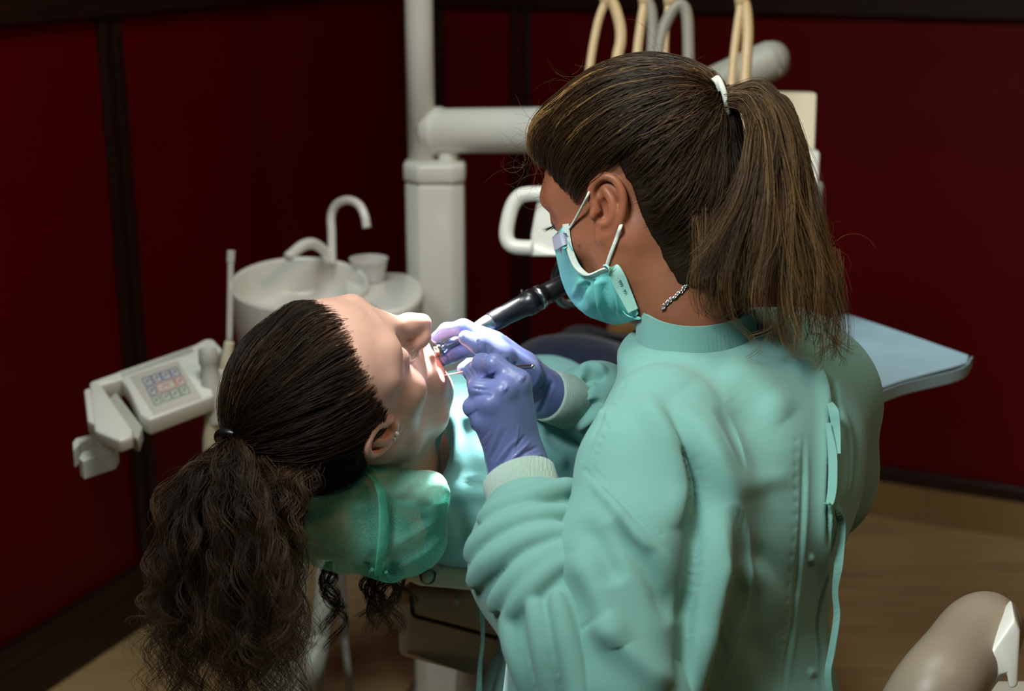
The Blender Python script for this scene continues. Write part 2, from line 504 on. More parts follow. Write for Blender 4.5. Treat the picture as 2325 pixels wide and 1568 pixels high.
def wallstrip(name, d, n, u0, u1, z0, z1, th, m, bev=.004):
    a = CORN + d * u0; pts = [a + UP * z0, a + d * (u1 - u0) + UP * z0, a + d * (u1 - u0) + UP * z1, a + UP * z1]
    ob = from_bm(name, poly_ext(pts, n * th, bev, 2), m, smooth=False)
    tag(ob, kind='structure'); return ob
uL = lambda px, py: float(np.dot(onplane(px, py, CORN, nL) - CORN, -dL))
uB = lambda px, py: float(np.dot(onplane(px, py, CORN, nB) - CORN, dB))
zL = lambda px, py: float(onplane(px, py, CORN, nL)[2])
zB = lambda px, py: float(onplane(px, py, CORN, nB)[2])
nd = -dL
zr0 = zL(120, 46)                       # underside of the top rail
zk = zB(1960, 1080); zd = zB(1960, 1048)
wallstrip('baseboard_left', nd, nL, 0, LW, 0, zk, .018, M_dark)
wallstrip('baseboard_back', dB, nB, 0, LB, 0, zk, .018, M_base)
wallstrip('trim_1', nd, nL, 0, LW, zk, zd + .01, .02, M_dark)
wallstrip('trim_2', dB, nB, 0, LB, zk, zd, .022, M_dark)
wallstrip('trim_3', nd, nL, 0, LW, zr0, zr0 + .07, .026, M_dark)
zb0 = zB(1990, 37)
wallstrip('trim_4', dB, nB, 0, LB, zb0, zb0 + .07, .026, M_dark)
ua, ub, uc = uL(215, 60), uL(240, 60), uL(267, 60)
wallstrip('trim_5', nd, nL, ub + .006, ua, zd, zr0, .014, M_dark)
wallstrip('trim_6', nd, nL, uc, ub - .006, zd, zr0, .014, M_dark)
wallstrip('trim_7', nd, nL, 0.0, .03, zd, zr0, .014, M_dark)
wallstrip('trim_8', dB, nB, 0.016, uB(1012, 200), zd, zb0, .014, M_dark)
u1, u2, u3 = uB(1163, 200), uB(1183, 200), uB(1207, 200)
wallstrip('trim_9', dB, nB, u1, u2 - .005, zd, zb0, .014, M_dark)
wallstrip('trim_10', dB, nB, u2 + .005, u3, zd, zb0, .014, M_dark)
# ================================================================== equipment
M_white = mat('white_enamel', srgb(224, 225, 217), .35, coat=.25, var=.03, vscale=4)
M_cream = mat('cream_plastic', srgb(222, 212, 188), .45, var=.04, vscale=5)
M_beige = mat('beige_shell', srgb(196, 188, 164), .5, var=.05, vscale=5)
M_ceram = mat('white_ceramic', srgb(228, 227, 220), .22, coat=.4)
M_grey = mat('grey_plastic', srgb(178, 180, 170), .45, var=.05, vscale=9)
M_greyd = mat('taupe_upholstery', srgb(132, 120, 104), .42, bump=.1, bscale=400, var=.05)
M_hoseg = mat('grey_hose', srgb(140, 138, 128), .4)
M_hoset = mat('tan_hose', srgb(204, 178, 138), .38, coat=.2)
M_black = mat('black_rubber', srgb(14, 14, 15), .35, coat=.2)
M_steel = mat('brushed_steel', srgb(205, 205, 205), .24, 1, aniso=.4)
M_clear = mat('clear_tube', srgb(225, 225, 220), .2, alpha=.45)
M_cup = mat('cup_plastic', srgb(228, 228, 226), .35, alpha=.72)
M_blue = mat('blue_paper', srgb(148, 180, 196), .85, bump=.35, bscale=300, var=.05, vscale=20)
M_keyp = mat('keypad_face', srgb(196, 194, 184), .4)
M_kb = mat('key_blue', srgb(96, 108, 168), .5); M_kr = mat('key_red', srgb(196, 116, 104), .5); M_kg = mat('key_green', srgb(112, 156, 138), .5)
# ---- column with arm
dc = 2.45
c0 = P(957, 340, dc)
unit_ = empty('dental_unit_column', (c0[0], c0[1], 0), 'white dental unit column with a round pole and wide arm, in front of the red panels', 'dental column')
# lower housing: eight-sided box standing on the floor
ctr = P(988, 420, dc); W2 = R_(67, dc); D2 = W2 * .95
oct_ = [(-1, -.45), (-.5, -1), (.62, -1), (1, -.7), (1, .8), (.6, 1), (-.6, 1), (-1, .6)]
def octp(s, z): return [np.array([ctr[0] + x * W2 * s, ctr[1] + y * D2 * s, z]) for x, y in oct_]
ztop = P(988, 362, dc)[2]; zcap = P(988, 408, dc)[2]
from_bm('housing', poly_ext(octp(1, 0), UP * (zcap), .006), M_white, unit_)
from_bm('housing_cap', poly_ext(octp(1.05, zcap), UP * (ztop - zcap), .007), M_white, unit_)
tube('pole', [[c0[0], c0[1], zcap], [c0[0], c0[1], 2.3]], R_(31.5, dc), M_white, unit_, 6, 40)
a0, a1 = P(975, 297, dc), P(1572, 293, 2.28)
pa = catmull([a0, a1], 30)
tube('arm', pa, R_(50, dc), M_white, unit_, 30, 40)
tube('arm_collar', [P(978, 297, dc), P(1000, 297, dc - .01)], R_(54, dc), M_white, unit_, 6, 40)
lathe('arm_stop', P(1018, 372, dc), UP, [(0, 0), (R_(24, dc), 0), (R_(24, dc), R_(30, dc)), (0, R_(30, dc))], M_white, unit_, 32)
# ---- spittoon
ds = 2.28
sb = P(680, 645, ds)
spit = empty('spittoon', (sb[0], sb[1], 0), 'round white spittoon bowl with curved cup filler pipe, behind the reclining patient', 'spittoon')
r = R_(156, ds); ax = unit([.03, -.15, 1])
prof = [(.02, -.122), (r * .6, -.121), (r * .84, -.112), (r * .95, -.09), (r * .985, -.05), (r, -.002), (r * .992, .004), (r * .965, .004), (r * .95, -.002), (r * .935, -.03), (r * .90, -.05), (r * .82, -.060), (r * .3, -.066), (.012, -.068), (0, -.068)]
lathe('bowl', sb, ax, prof, M_ceram, spit, 96)
dr = sb + ax * -.066
lathe('drain', dr, ax, [(0, .004), (.018, .004), (.02, .0)], M_steel, spit, 24)
pb = P(640, 760, ds)
tube('pedestal', [[sb[0], sb[1], sb[2] - .115], [P(612, 1150, ds)[0], sb[1] + .02, .5], [P(580, 1400, ds)[0], sb[1] + .03, 0.0]], [R_(80, ds), R_(62, ds), R_(66, ds)], M_white, spit, 20, 40)
tube('cup_filler', PP((754, 600, 2.36), (753, 530, 2.36), (752, 490, 2.36), (764, 464, 2.35), (790, 454, 2.33), (815, 465, 2.31), (828, 490, 2.30), (833, 517, 2.30)), R_(9.5, 2.35), M_ceram, spit, 48, 20)
tube('rinse_spout', PP((745, 592, 2.36), (735, 568, 2.35), (712, 553, 2.33), (690, 556, 2.31), (670, 570, 2.29), (655, 583, 2.27)), [R_(10, 2.3), R_(13, 2.3), R_(12, 2.3)], M_ceram, spit, 36, 20)
# side shelf carrying the cup
zs = P(900, 632, 2.38)[2]
sh = [np.append(G(*q, zs)[:2], zs) for q in [(780, 640), (800, 622), (900, 617), (940, 626), (962, 648), (955, 678), (915, 700), (850, 706), (790, 700)]]
from_bm('side_shelf', poly_ext([p for p in catmull(np.array(sh + sh[:1]), 60)[:-1]], -UP * .07, .008, 4), M_ceram, spit)
cupc = P(838, 622, 2.36); cupc[2] = zs + .001
r0, r1, hc = R_(33, 2.36), R_(43, 2.36), R_(52, 2.36)
cup = lathe('plastic_cup', cupc, UP, [(0, .002), (r0, .0), (r0 + .0006, .003), (r1 * .97, hc * .9), (r1, hc * .93), (r1 * 1.03, hc), (r1 * .98, hc), (r1 * .94, hc * .9), (r0 * .97, .004), (0, .004)], M_cup, None, 48)
tag(cup, 'thin white disposable drinking cup standing beside the spittoon bowl', 'cup')
# ---- assistant console
cA, cB, cC = P(202, 865, 1.96), P(465, 768, 2.08), P(484, 898, 1.94)
cn = unit(np.cross(cC - cA, cB - cA))
if cn[2] < 0: cn = -cn
cons = empty('assistant_console', tuple(P(340, 900, 2.0)), 'white tilted console with a coloured keypad, on the left before the red wall', 'dental console')
cp = lambda x, y: onplane(x, y, cA, cn)
from_bm('body', poly_ext([cp(*q) for q in [(262, 844), (440, 782), (465, 768), (484, 768), (506, 792), (462, 826), (486, 896), (338, 952), (318, 940), (290, 880)]], -cn * .026, .004), M_white, cons)
from_bm('top_rail', poly_ext([cp(*q) for q in [(202, 866), (440, 782), (447, 800), (262, 864), (222, 874)]], -cn * .03, .004), M_white, cons)
from_bm('side_bracket', poly_ext([cp(*q) for q in [(202, 866), (224, 864), (302, 974), (300, 990), (272, 1000), (214, 976)]], -cn * .02, .004), M_white, cons)
from_bm('slot_wall', poly_ext([cp(*q) for q in [(246, 885), (262, 872), (322, 950), (312, 978), (296, 970)]], -cn * .022, .002) , M_grey, cons).location = tuple(-cn * .012)
from_bm('side_cap', poly_ext([cp(*q) for q in [(190, 884), (204, 878), (214, 960), (198, 955)]], -cn * .02, .003), M_white, cons)
kf = from_bm('keypad', poly_ext([cp(*q) + cn * .0012 for q in [(295, 855), (404, 819), (459, 903), (350, 943)]], -cn * .004, .001), M_keyp, cons)
k0, k1, k2 = cp(322, 862), cp(404, 834), cp(351, 922)
ku, kv = (k1 - k0), (k2 - k0)
def keyframe(a, b, c, d, m):
    """a rounded outline printed key with a small sign inside"""
    pts = [k0 + ku * u + kv * v + cn * .0016 for u, v in ((a, b), (c, b), (c, d), (a, d), (a, b))]
    parts = [tube_vf(np.array([p, q]), .0007, 6) for p, q in zip(pts[:-1], pts[1:])]
    mx, my = (a + c) / 2, (b + d) / 2; wu = (c - a) * .22; wv = (d - b) * .25
    s = [k0 + ku * (mx + x * wu) + kv * (my + y * wv) + cn * .0016 for x, y in ((-1, 1), (-.2, -1), (.5, .4), (1, -.8))]
    parts.append(tube_vf(np.array(s), .0007, 6))
    V, F = join([(p, f) for p, f in parts])
    mk('key', V, F, m, kf)
for i in range(4): keyframe(i * .25 + .01, 0, i * .25 + .22, .3, M_kb)
keyframe(.01, .36, .2, .66, M_kb); keyframe(.25, .36, .72, .66, M_kr); keyframe(.77, .36, .98, .66, M_kr)
keyframe(.01, .72, .2, 1, M_kg)
for i in range(1, 4): keyframe(i * .25 + .01, .72, i * .25 + .22, 1, M_kg)
hz = [(165, 1004), (172, 994), (212, 984), (240, 987), (263, 996), (268, 1008), (260, 1023), (188, 1047), (179, 1039), (187, 1025), (202, 1021), (217, 1015), (222, 1006), (214, 998), (199, 997), (184, 1003), (176, 1013), (166, 1021)]
hA = P(215, 1010, 1.92); hp = [onplane(*q, hA, unit([.1, -.35, 1])) for q in hz]
from_bm('clip_holder', poly_ext(hp, -UP * .026, .001, 2), M_white, cons, smooth=False)
from_bm('hanger', poly_ext(PP((238, 985, 1.95), (275, 1000, 1.94), (270, 1020, 1.94), (255, 1045, 1.94), (240, 1010, 1.95)), np.array([0, .02, 0]), .002), M_grey, cons)
tube('support_arm', PP((470, 850, 2.1), (520, 880, 2.2), (600, 900, 2.27)), R_(26, 2.1), M_white, cons, 20, 24)
lathe('holder_ring', P(482, 872, 1.99), unit([.03, -.25, 1]), [(R_(22, 2), -.012), (R_(34, 2), -.012), (R_(35, 2), .0), (R_(34, 2), .014), (R_(24, 2), .014), (R_(22, 2), -.012)], M_white, cons, 40)
s0, s1 = P(483, 915, 1.97), P(471, 790, 1.97)
axs = unit(s1 - s0)
sz = lambda v: R_(v, 1.97)
suc = empty('suction_handpiece', tuple(s0), 'thick grey suction handpiece standing in the console holder, mouth open upward', 'suction handpiece')
lathe('body', s0, axs, [(sz(18), -.03), (sz(22), -.02), (sz(24), 0), (sz(24), sz(40)), (sz(20), sz(60)), (sz(20), sz(88)), (sz(23), sz(92)), (sz(21), sz(122)), (sz(18), sz(127)), (sz(15), sz(126)), (sz(14), sz(90)), (0, sz(88))], M_grey, suc, 40)
tube('hose', np.concatenate([[s0 - axs * .02], PP((480, 960, 1.97), (478, 1040, 1.98), (500, 1200, 2.02), (620, 1500, 2.08))]), R_(17, 1.97), M_beige, suc, 60, 18)
e0, e1 = P(513, 830, 2.03), P(521, 775, 2.03)
ej = empty('saliva_ejector', tuple(e0), 'thin clear saliva ejector tube rising upright beside the spittoon', 'saliva ejector')
tube('connector', [P(512, 850, 2.03), e0, e1], [R_(17, 2.03), R_(14, 2.03), R_(11, 2.03)], M_beige, ej, 16, 24)
tube('straw', [e1, P(524, 590, 2.04)], R_(7.5, 2.03), M_clear, ej, 12, 16)
tube('tip', PP((523.5, 596, 2.04), (525, 568, 2.04)), R_(9.5, 2.03), M_clear, ej, 8, 16)
tube('hose', PP((512, 848, 2.03), (508, 920, 2.03), (500, 1000, 2.04), (540, 1250, 2.08), (640, 1480, 2.1)), R_(11, 2.03), M_beige, ej, 50, 14)
# ---- delivery unit on the arm
du = empty('delivery_unit', tuple(P(1600, 500, 2.1)), 'white delivery unit with tan hose whips, behind the dentist\'s head', 'dental delivery unit')
f0 = P(1225, 500, 2.02); fn = unit(np.array([-.25, -1, .35])); fp = lambda x, y: onplane(x, y, f0, fn)
from_bm('body', poly_ext([fp(*q) for q in [(1222, 430), (1700, 428), (1860, 470), (1850, 560), (1262, 582), (1200, 548)]], np.array([.05, .2, -.0]), .008), M_white, du)
from_bm('lip', poly_ext([fp(*q) + fn * .006 for q in [(1194, 550), (1206, 550), (1262, 570), (1420, 572), (1420, 586), (1203, 583), (1194, 575)]], np.array([.02, .06, 0]), .004), M_white, du)
tube('handle', [fp(*q) + fn * .004 for q in [(1250, 440), (1200, 441), (1178, 449), (1162, 475), (1152, 520), (1154, 546), (1170, 560), (1212, 563)]], R_(17, 2.0), M_white, du, 60, 24)
from_bm('back_plate', poly_ext(PP((1590, 206, 2.22), (1856, 212, 2.2), (1846, 470, 2.16), (1590, 470, 2.18)), np.array([0, .025, 0.0]), .004), M_cream, du)
from_bm('side_wing', poly_ext(PP((1700, 338, 2.12), (1864, 343, 2.12), (1856, 520, 2.1), (1700, 520, 2.1)), np.array([0, .03, 0.0]), .006), M_white, du)
sa, se = P(1560, 225, 2.3), P(1742, 146, 2.3)
tube('swing_arm', PP((1500, 262, 2.32), (1620, 198, 2.31), (1738, 143, 2.3), (1752, 137, 2.3), (1764, 132, 2.3), (1772, 130, 2.3)), [R_(46, 2.3), R_(46, 2.3), R_(46, 2.3), R_(44, 2.3), R_(34, 2.3), R_(10, 2.3)], M_grey, du, 40, 32)
def whip(rod, hose, rr=9, rh=12, mr=M_hoset, mh=M_hoset):
    w = tube('whip_arm', PP(*rod), R_(rr, 2.05), mr, du, 40, 16)
    tube('hose', PP(*hose), R_(rh, 2.05), mh, w, 44, 16)
    e = P(*rod[-1]); 
    lathe('swivel', e - UP * .004, UP, [(0, -.012), (R_(14, 2.05), -.01), (R_(17, 2.05), .004), (R_(12, 2.05), .02), (0, .02)], mr, w, 24)
d_ = 2.05
whip([(1325, 440, d_), (1330, 250, d_), (1341, 140, d_), (1358, 50, d_), (1378, -4, d_)], [(1378, -6, d_), (1394, 12, d_), (1407, 55, d_), (1409, 95, d_), (1400, 145, d_), (1390, 300, d_), (1385, 450, d_)], 10, 13)
whip([(1436, 440, d_), (1438, 250, d_), (1446, 130, d_), (1456, 50, d_), (1465, -4, d_)], [(1465, -4, d_), (1478, 20, d_), (1482, 70, d_), (1479, 150, d_), (1478, 300, d_), (1476, 450, d_)], 11, 13, M_hoset, M_hoseg)
whip([(1508, 440, d_), (1506, 250, d_), (1509, 130, d_), (1513, 50, d_), (1522, -4, d_)], [(1492, 440, d_), (1490, 250, d_), (1493, 140, d_), (1505, 70, d_), (1528, 22, d_), (1548, 12, d_), (1560, 36, d_), (1563, 100, d_), (1563, 180, d_), (1560, 440, d_)], 9, 14, M_hoset, M_hoseg)
whip([(1650, 440, d_), (1657, 250, d_), (1666, 130, d_), (1676, 50, d_), (1684, -4, d_)], [(1684, -4, d_), (1694, 20, d_), (1698, 80, d_), (1692, 180, d_), (1688, 300, d_), (1684, 450, d_)], 10, 13)
# ---- instrument tray under a blue paper cloth
zt = P(1945, 900, 1.8)[2]
tq = [(1930, 716), (2170, 842), (1940, 914), (1700, 960), (1640, 760)]
tg = lambda x, y, dz=0: np.append(G(x, y, zt + dz)[:2], zt + dz)
tray = empty('instrument_tray', tuple(tg(1850, 850)), 'white instrument tray jutting out behind the dentist\'s back', 'tray')
from_bm('tray_top', poly_ext([tg(*q) for q in [(1905, 716), (2188, 812), (2166, 832), (2050, 862), (1940, 901), (1700, 966), (1500, 780)]], -UP * .022, .006), M_white, tray)
tube('tray_arm', [tg(1600, 860, -.02), P(1580, 680, 2.15), P(1560, 540, 2.15)], .02, M_white, tray, 16, 20)
bq = [(1924, 712), (2060, 757), (2200, 806), (2196, 822), (2170, 830), (2050, 862), (1940, 900), (1700, 965), (1480, 770)]
gx = [tg(*q, .006) for q in bq]
bm = poly_ext(gx, -UP * .003, .001, 1)
clo = from_bm('tray_cloth', bm, M_blue); 
tag(clo, 'pale blue paper cloth spread over the instrument tray', 'tray cloth')
edge = [tg(*q, .0) for q in [(2207, 815), (2179, 843), (2050, 876), (1940, 917), (1700, 983)]]
ribbon('hanging_edge', [p - UP * .004 for p in edge], .016, .0015, UP, M_blue, clo, 40)
# ---- dental chair
dch = empty('dental_chair', tuple(np.append(P(1150, 1400, 1.75)[:2], 0)), 'beige reclined dental chair under the patient, green gauze over its headrest', 'dental chair')
# backrest shell seen end on, and the body of the chair below
bp_ = lambda x, y, d=1.62: P(x, y, d)
bk = poly_ext(PP((915, 1296, 1.6), (960, 1284, 1.6), (1080, 1289, 1.6), (1260, 1300, 1.6), (1250, 1355, 1.6), (1130, 1348, 1.6), (950, 1332, 1.6), (918, 1318, 1.6)), np.array([.2, .9, -.02]), .008)
from_bm('backrest_shell', bk, M_cream, dch)
up_ = poly_ext(PP((930, 1262, 1.62), (1260, 1276, 1.62), (1260, 1297, 1.62), (930, 1284, 1.62)), np.array([.2, .88, -.02]), .008)
from_bm('backrest_pad', up_, M_greyd, dch)
lathe('release_knob', P(972, 1305, 1.585), unit([-.05, -1, .1]), [(0, .012), (R_(11, 1.6), .012), (R_(13, 1.6), .006), (R_(13, 1.6), 0)], M_grey, dch, 32)
lathe('knob_ring', P(972, 1305, 1.592), unit([-.05, -1, .1]), [(R_(13, 1.6), .006), (R_(18, 1.6), .006), (R_(18, 1.6), -.004), (R_(13, 1.6), -.004), (R_(13, 1.6), .006)], M_black, dch, 32)
base = poly_ext(PP((898, 1338, 1.78), (1190, 1356, 1.70), (1190, 1562, 1.70), (1075, 1533, 1.72), (900, 1492, 1.78)), np.array([.22, .5, 0]), .01)
from_bm('lift_housing', base, M_beige, dch)
g1 = [P(934, 1350, 1.755), P(936, 1380, 1.755), P(940, 1396, 1.752), P(955, 1402, 1.75), P(1040, 1424, 1.722), P(1128, 1448, 1.698)]
tube('housing_groove', g1, R_(5, 1.75), M_black, dch, 40, 8)
lathe('screw_cover', P(1036, 1364, 1.725), unit([-.3, -1, 0]), [(0, .003), (R_(9, 1.7), .002), (R_(9, 1.7), -.004)], M_grey, dch, 20)
pc = np.append(P(1230, 1500, 2.25)[:2], 0)
from_bm('column_base', box_bm(pc + UP * .2, ([1, 0, 0], [0, 1, 0], [0, 0, 1]), (.13, .2, .2), .02), M_beige, dch)
from_bm('floor_plate', box_bm(pc + UP * .03 + np.array([.16, .12, 0]), ([1, 0, 0], [0, 1, 0], [0, 0, 1]), (.19, .26, .03), .012), M_beige, dch)
seat = Field(P(1290, 930, 2.1) - .6, P(1290, 930, 2.1) + .6, .02)
st0, st1 = P(1180, 1085, 1.66), P(1290, 985, 2.1); st2 = P(1400, 890, 2.75)
def padded(name, A, B, hw, th, m):
    L = np.linalg.norm(B - A); v = unit(B - A); u = unit(np.cross(v, UP)); w = np.cross(u, v)
    from_bm(name, box_bm((A + B) / 2, (u, v, w), (hw, L / 2, th), .03, 5), m, dch)
padded('seat_pad', st0 - UP * .1, st1 - UP * .1, .22, .045, M_greyd)
padded('leg_pad', st1 - UP * .1, st2 - UP * .12, .2, .04, M_greyd)
# ---- foot control lying on the floor
fc = G(1055, 1572, .03); fc[2] = 0
fo = empty('foot_control', tuple(fc), 'white foot control with a dark treadle on the floor beneath the chair', 'foot pedal')
from_bm('housing', box_bm(fc + np.array([.03, .0, .03]), ([.8, .6, 0], [-.6, .8, 0], UP), (.08, .05, .03), .012), M_white, fo)
from_bm('treadle', box_bm(fc + np.array([-.055, .0, .022]), ([.8, .6, 0], [-.6, .8, 0], UP), (.018, .055, .02), .006), M_dark, fo)
tube('guard_bar', [fc + np.array([-.12, -.05, .02]), fc + np.array([-.1, .0, .035]), fc + np.array([-.06, .07, .03])], .008, M_steel, fo, 20, 12)
# ---- hoses hanging down beneath the head
hs = tube('suction_hose', np.concatenate([PP((742, 1150, 1.96), (740, 1320, 1.94), (728, 1440, 1.93), (712, 1570, 1.95)), [np.append(G(770, 1760, 0)[:2], .03)]]), [R_(22, 1.94), R_(26, 1.94), R_(32, 1.94)], M_hoseg, None, 50, 24)
tag(hs, 'thick grey hose hanging to the floor behind the patient\'s loose hair', 'hose', 'hoses under the headrest')
hs2 = tube('suction_hose.001', np.concatenate([PP((776, 1150, 2.02), (776, 1320, 2.02), (782, 1440, 2.02), (795, 1570, 2.04)), [np.append(G(810, 1700, 0)[:2], .015)]]), R_(10, 2), M_hoseg, None, 50, 18)
tag(hs2, 'thin grey hose hanging beside the thick one under the headrest', 'hose', 'hoses under the headrest')
# ---- stool with a padded arm at the lower right
sd_ = 1.33
stc = np.append(P(2230, 1620, sd_)[:2], 0)
stl = empty('assistant_stool', tuple(stc), 'stool with a taupe padded arm on a white bracket, behind the dentist\'s back', 'stool')
f = Field(P(2200, 1560, sd_) - .3, P(2200, 1560, sd_) + .3, .006 * Q)
f.chain([(*P(2252, 1412, sd_), R_(48, sd_)), (*P(2215, 1452, sd_), R_(62, sd_)), (*P(2135, 1555, sd_ - .055), R_(68, sd_)), (*P(2060, 1680, sd_ - .05), R_(66, sd_))], k=.01, kin=.02, n=26)
V, F = f.mesh(); V = relax(V, F, 3)
mk('arm_pad', V, F, M_greyd, stl)
from_bm('arm_bracket', poly_ext(PP((2303, 1402, sd_ - .055), (2317, 1432, sd_ - .055), (2312, 1560, sd_ - .055), (2292, 1566, sd_ - .055), (2286, 1530, sd_ - .055), (2270, 1535, sd_ - .055), (2215, 1640, sd_ - .06), (2130, 1680, sd_ - .07), (2190, 1568, sd_ - .06), (2262, 1462, sd_ - .055)), np.array([.01, .04, .0]), .005), M_white, stl)
b1 = P(2250, 1640, sd_ + .05)
from_bm('bracket_foot', box_bm(b1 + np.array([.02, .02, -.03]), ([1, 0, 0], [0, 1, 0], UP), (.06, .03, .05), .008), M_white, stl)
tube('post', [b1 + np.array([.05, .03, -.04]), [b1[0] + .1, b1[1] + .05, .42]], .02, M_white, stl, 8, 24)
lathe('seat', [b1[0] + .14, b1[1] + .1, .40], UP, [(0, 0), (.15, 0), (.18, .02), (.18, .05), (.15, .075), (0, .08)], M_greyd, stl, 48)
tube('gas_column', [[b1[0] + .14, b1[1] + .1, .41], [b1[0] + .14, b1[1] + .1, .05]], .025, M_steel, stl, 6, 24)
for k in range(5):
    a = k * 2 * math.pi / 5 + .3
    c = np.array([b1[0] + .14, b1[1] + .1, .07]); e = c + np.array([math.cos(a) * .25, math.sin(a) * .25, -.02])
    lg = tube('leg', [c, e], [.02, .014], M_white, stl, 6, 16)
    lathe('caster', e + np.array([0, 0, -.025]), [math.cos(a + .6), math.sin(a + .6), 0], [(0, -.012), (.02, -.012), (.024, 0), (.02, .012), (0, .012)], M_black, lg, 20)
# ================================================================== shared body tools
def head_field(h, jo=0.0, openm=False, ears=(), neck=None, lids=True, cran=((0, -.012, .040), (.073, .090, .078))):
    f = Field((-.108, -.15, -.235), (.112, .14, .15), h)
    f.ell(cran[0], cran[1], k=.01)
    f.ell((0, .030, .042), (.064, .058, .060), k=.03)
    f.ell((0, .036, -.018), (.058, .045, .055), k=.03)
    for s in (1, -1):
        f.ell((s * .045, .050, -.012), (.018, .022, .017), k=.025)
        f.chain([(s * .054, .000, -.028, .021), (s * .051, .010, -.052 - jo * .5, .017), (s * .030, .050 - jo * .7, -.084 - jo, .015), (0, .070 - jo * 1.1, -.095 - jo, .016)], k=.035, kin=.02)
        f.chain([(s * .012, .082, .035, .009), (s * .034, .077, .040, .009), (s * .052, .058, .033, .009)], k=.018, kin=.01)
    f.ell((0, .025, -.060 - jo * .5), (.044, .045, .042), k=.025)
    f.ell((0, .070 - jo * .1, -.052 - jo * .4), (.033, .022, .034 + jo * .5), k=.025)
    f.ell((0, .079 - jo * 1.2, -.094 - jo), (.017, .013, .014), k=.018)
    for s in (1, -1):
        f.ell((s * .032, .101, .018), (.021, .020, .014), k=.014, op='s')
        f.ell((s * .032, .0725, .019), (.0140, .0135, .0130), k=.004)
        if lids:   # closed lid: seam under the lid bulge
            f.chain([(s * .0195, .0825, .0165, .0011), (s * .026, .0852, .0130, .0012), (s * .034, .0852, .0118, .0012), (s * .042, .0808, .0135, .0011), (s * .046, .0765, .0155, .0008)], k=.002, op='s')
    f.chain([(0, .080, .040, .009), (0, .089, .022, .0080), (0, .102, .001, .0090), (0, .1105, -.013, .0100)], k=.014, kin=.012)
    for s in (1, -1):
        f.ell((s * .0115, .0985, -.0175), (.0068, .0115, .0085), k=.008)
    f.chain([(0, .108, -.021, .0055), (0, .094, -.030, .005)], k=.006)
    for s in (1, -1):
        f.ell((s * .0062, .1035, -.0262), (.0036, .0065, .005), k=.003, op='s')
    if openm:
        f.chain([(-.024, .080, -.053, .004), (-.012, .0905, -.0445, .0050), (0, .0935, -.0435, .0048), (.012, .0905, -.0445, .0050), (.024, .080, -.053, .004)], k=.008, kin=.004)
        f.ell((0, .082, -.062), (.021, .035, .0135), k=.006, op='s')
        f.ell((.012, .078, -.064), (.016, .03, .0125), k=.005, op='s')
        f.chain([(-.024, .079, -.060, .004), (-.013, .0790, -.0755, .0055), (0, .0815, -.0785, .0060), (.013, .0790, -.0755, .0055), (.025, .076, -.063, .004)], k=.007, kin=.004)
        f.ell((0, .062, -.074), (.017, .022, .008), k=.004)      # tongue
    for e in ears: ear(f, *e)
    if neck is not None:
        for a, b, ra, rb, kk in neck: f.cone(a, b, ra, rb, k=kk)
    return f
def ear(f, c, up, fw, sc=1.0):
    c = np.array(c); u = unit(up); fw = np.array(fw, float); fw = unit(fw - u * (u @ fw)); o = np.cross(u, fw) if c[0] > 0 else np.cross(fw, u)
    if o[0] * c[0] < 0: o = -o
    p = lambda a, b, w: c + (u * a + fw * b + o * w) * sc
    M = np.stack([u, fw, o], 1)
    f.ell(p(.002, -.002, -.001), np.array((.027, .0155, .0045)) * sc, k=.006, M=M)
    f.cone(p(0, .006, -.012), p(0, .002, -.002), .015 * sc, .011 * sc, k=.006)
    f.ell(p(-.002, .003, .005), np.array((.0135, .0085, .0075)) * sc, k=.003, op='s', M=M)
    hx = [(-.001, .008, .002), (.012, .0145, .003), (.024, .011, .004), (.0305, .001, .005), (.027, -.0105, .006), (.013, -.0175, .006), (-.003, -.0165, .005), (-.015, -.0105, .003), (-.023, -.003, .002)]
    f.chain([(*p(*q), .0033 * sc) for q in hx], k=.003, kin=.003, n=28)
    ax_ = [(.019, .001, .003), (.010, -.0065, .005), (-.002, -.0080, .0055), (-.011, -.0035, .004), (-.0125, .004, .004)]
    f.chain([(*p(*q), .0030 * sc) for q in ax_], k=.004, kin=.003, n=20)
    f.ell(p(-.004, .0125, .003), np.array((.006, .0035, .0045)) * sc, k=.003, M=M)
    f.ell(p(-.0235, .0035, .001), np.array((.0085, .0075, .0040)) * sc, k=.005, M=M)
HAIRLINE = np.array([(-.12, -.085), (-.08, -.078), (-.05, -.058), (-.03, -.025), (-.016, .018), (0., .030), (.014, .010), (.028, .004), (.040, .020), (.052, .046), (.066, .070), (.082, .088), (.12, .098)])
def in_hair(p, off=0.0, line=HAIRLINE):
    return p[:, 2] > np.interp(p[:, 1], line[:, 0], line[:, 1]) + off
class HairShell:
    """smooth radial hull of a few ellipsoids round a centre inside the head"""
    def __init__(s, ells, c): s.e = [(np.array(a), np.array(b)) for a, b in ells]; s.c = np.array(c)
    def r(s, d):
        acc = 0
        for c, r in s.e:
            o = (s.c - c) / r; v = d / r
            A = (v * v).sum(-1); B = (v * o).sum(-1); C_ = (o * o).sum() - 1
            t = (-B + np.sqrt(np.maximum(B * B - A * C_, 0))) / A
            acc = acc + np.maximum(t, 1e-3) ** 24
        return acc ** (1 / 24)
    def pt(s, d, off=0): return s.c + d * (s.r(d) + off)[..., None]
def slerp(a, b, t):
    dt = np.clip((a * b).sum(-1), -1, 1); th = np.arccos(dt)[..., None] + 1e-6
    return (np.sin((1 - t) * th) * a + np.sin(t * th) * b) / np.sin(th)
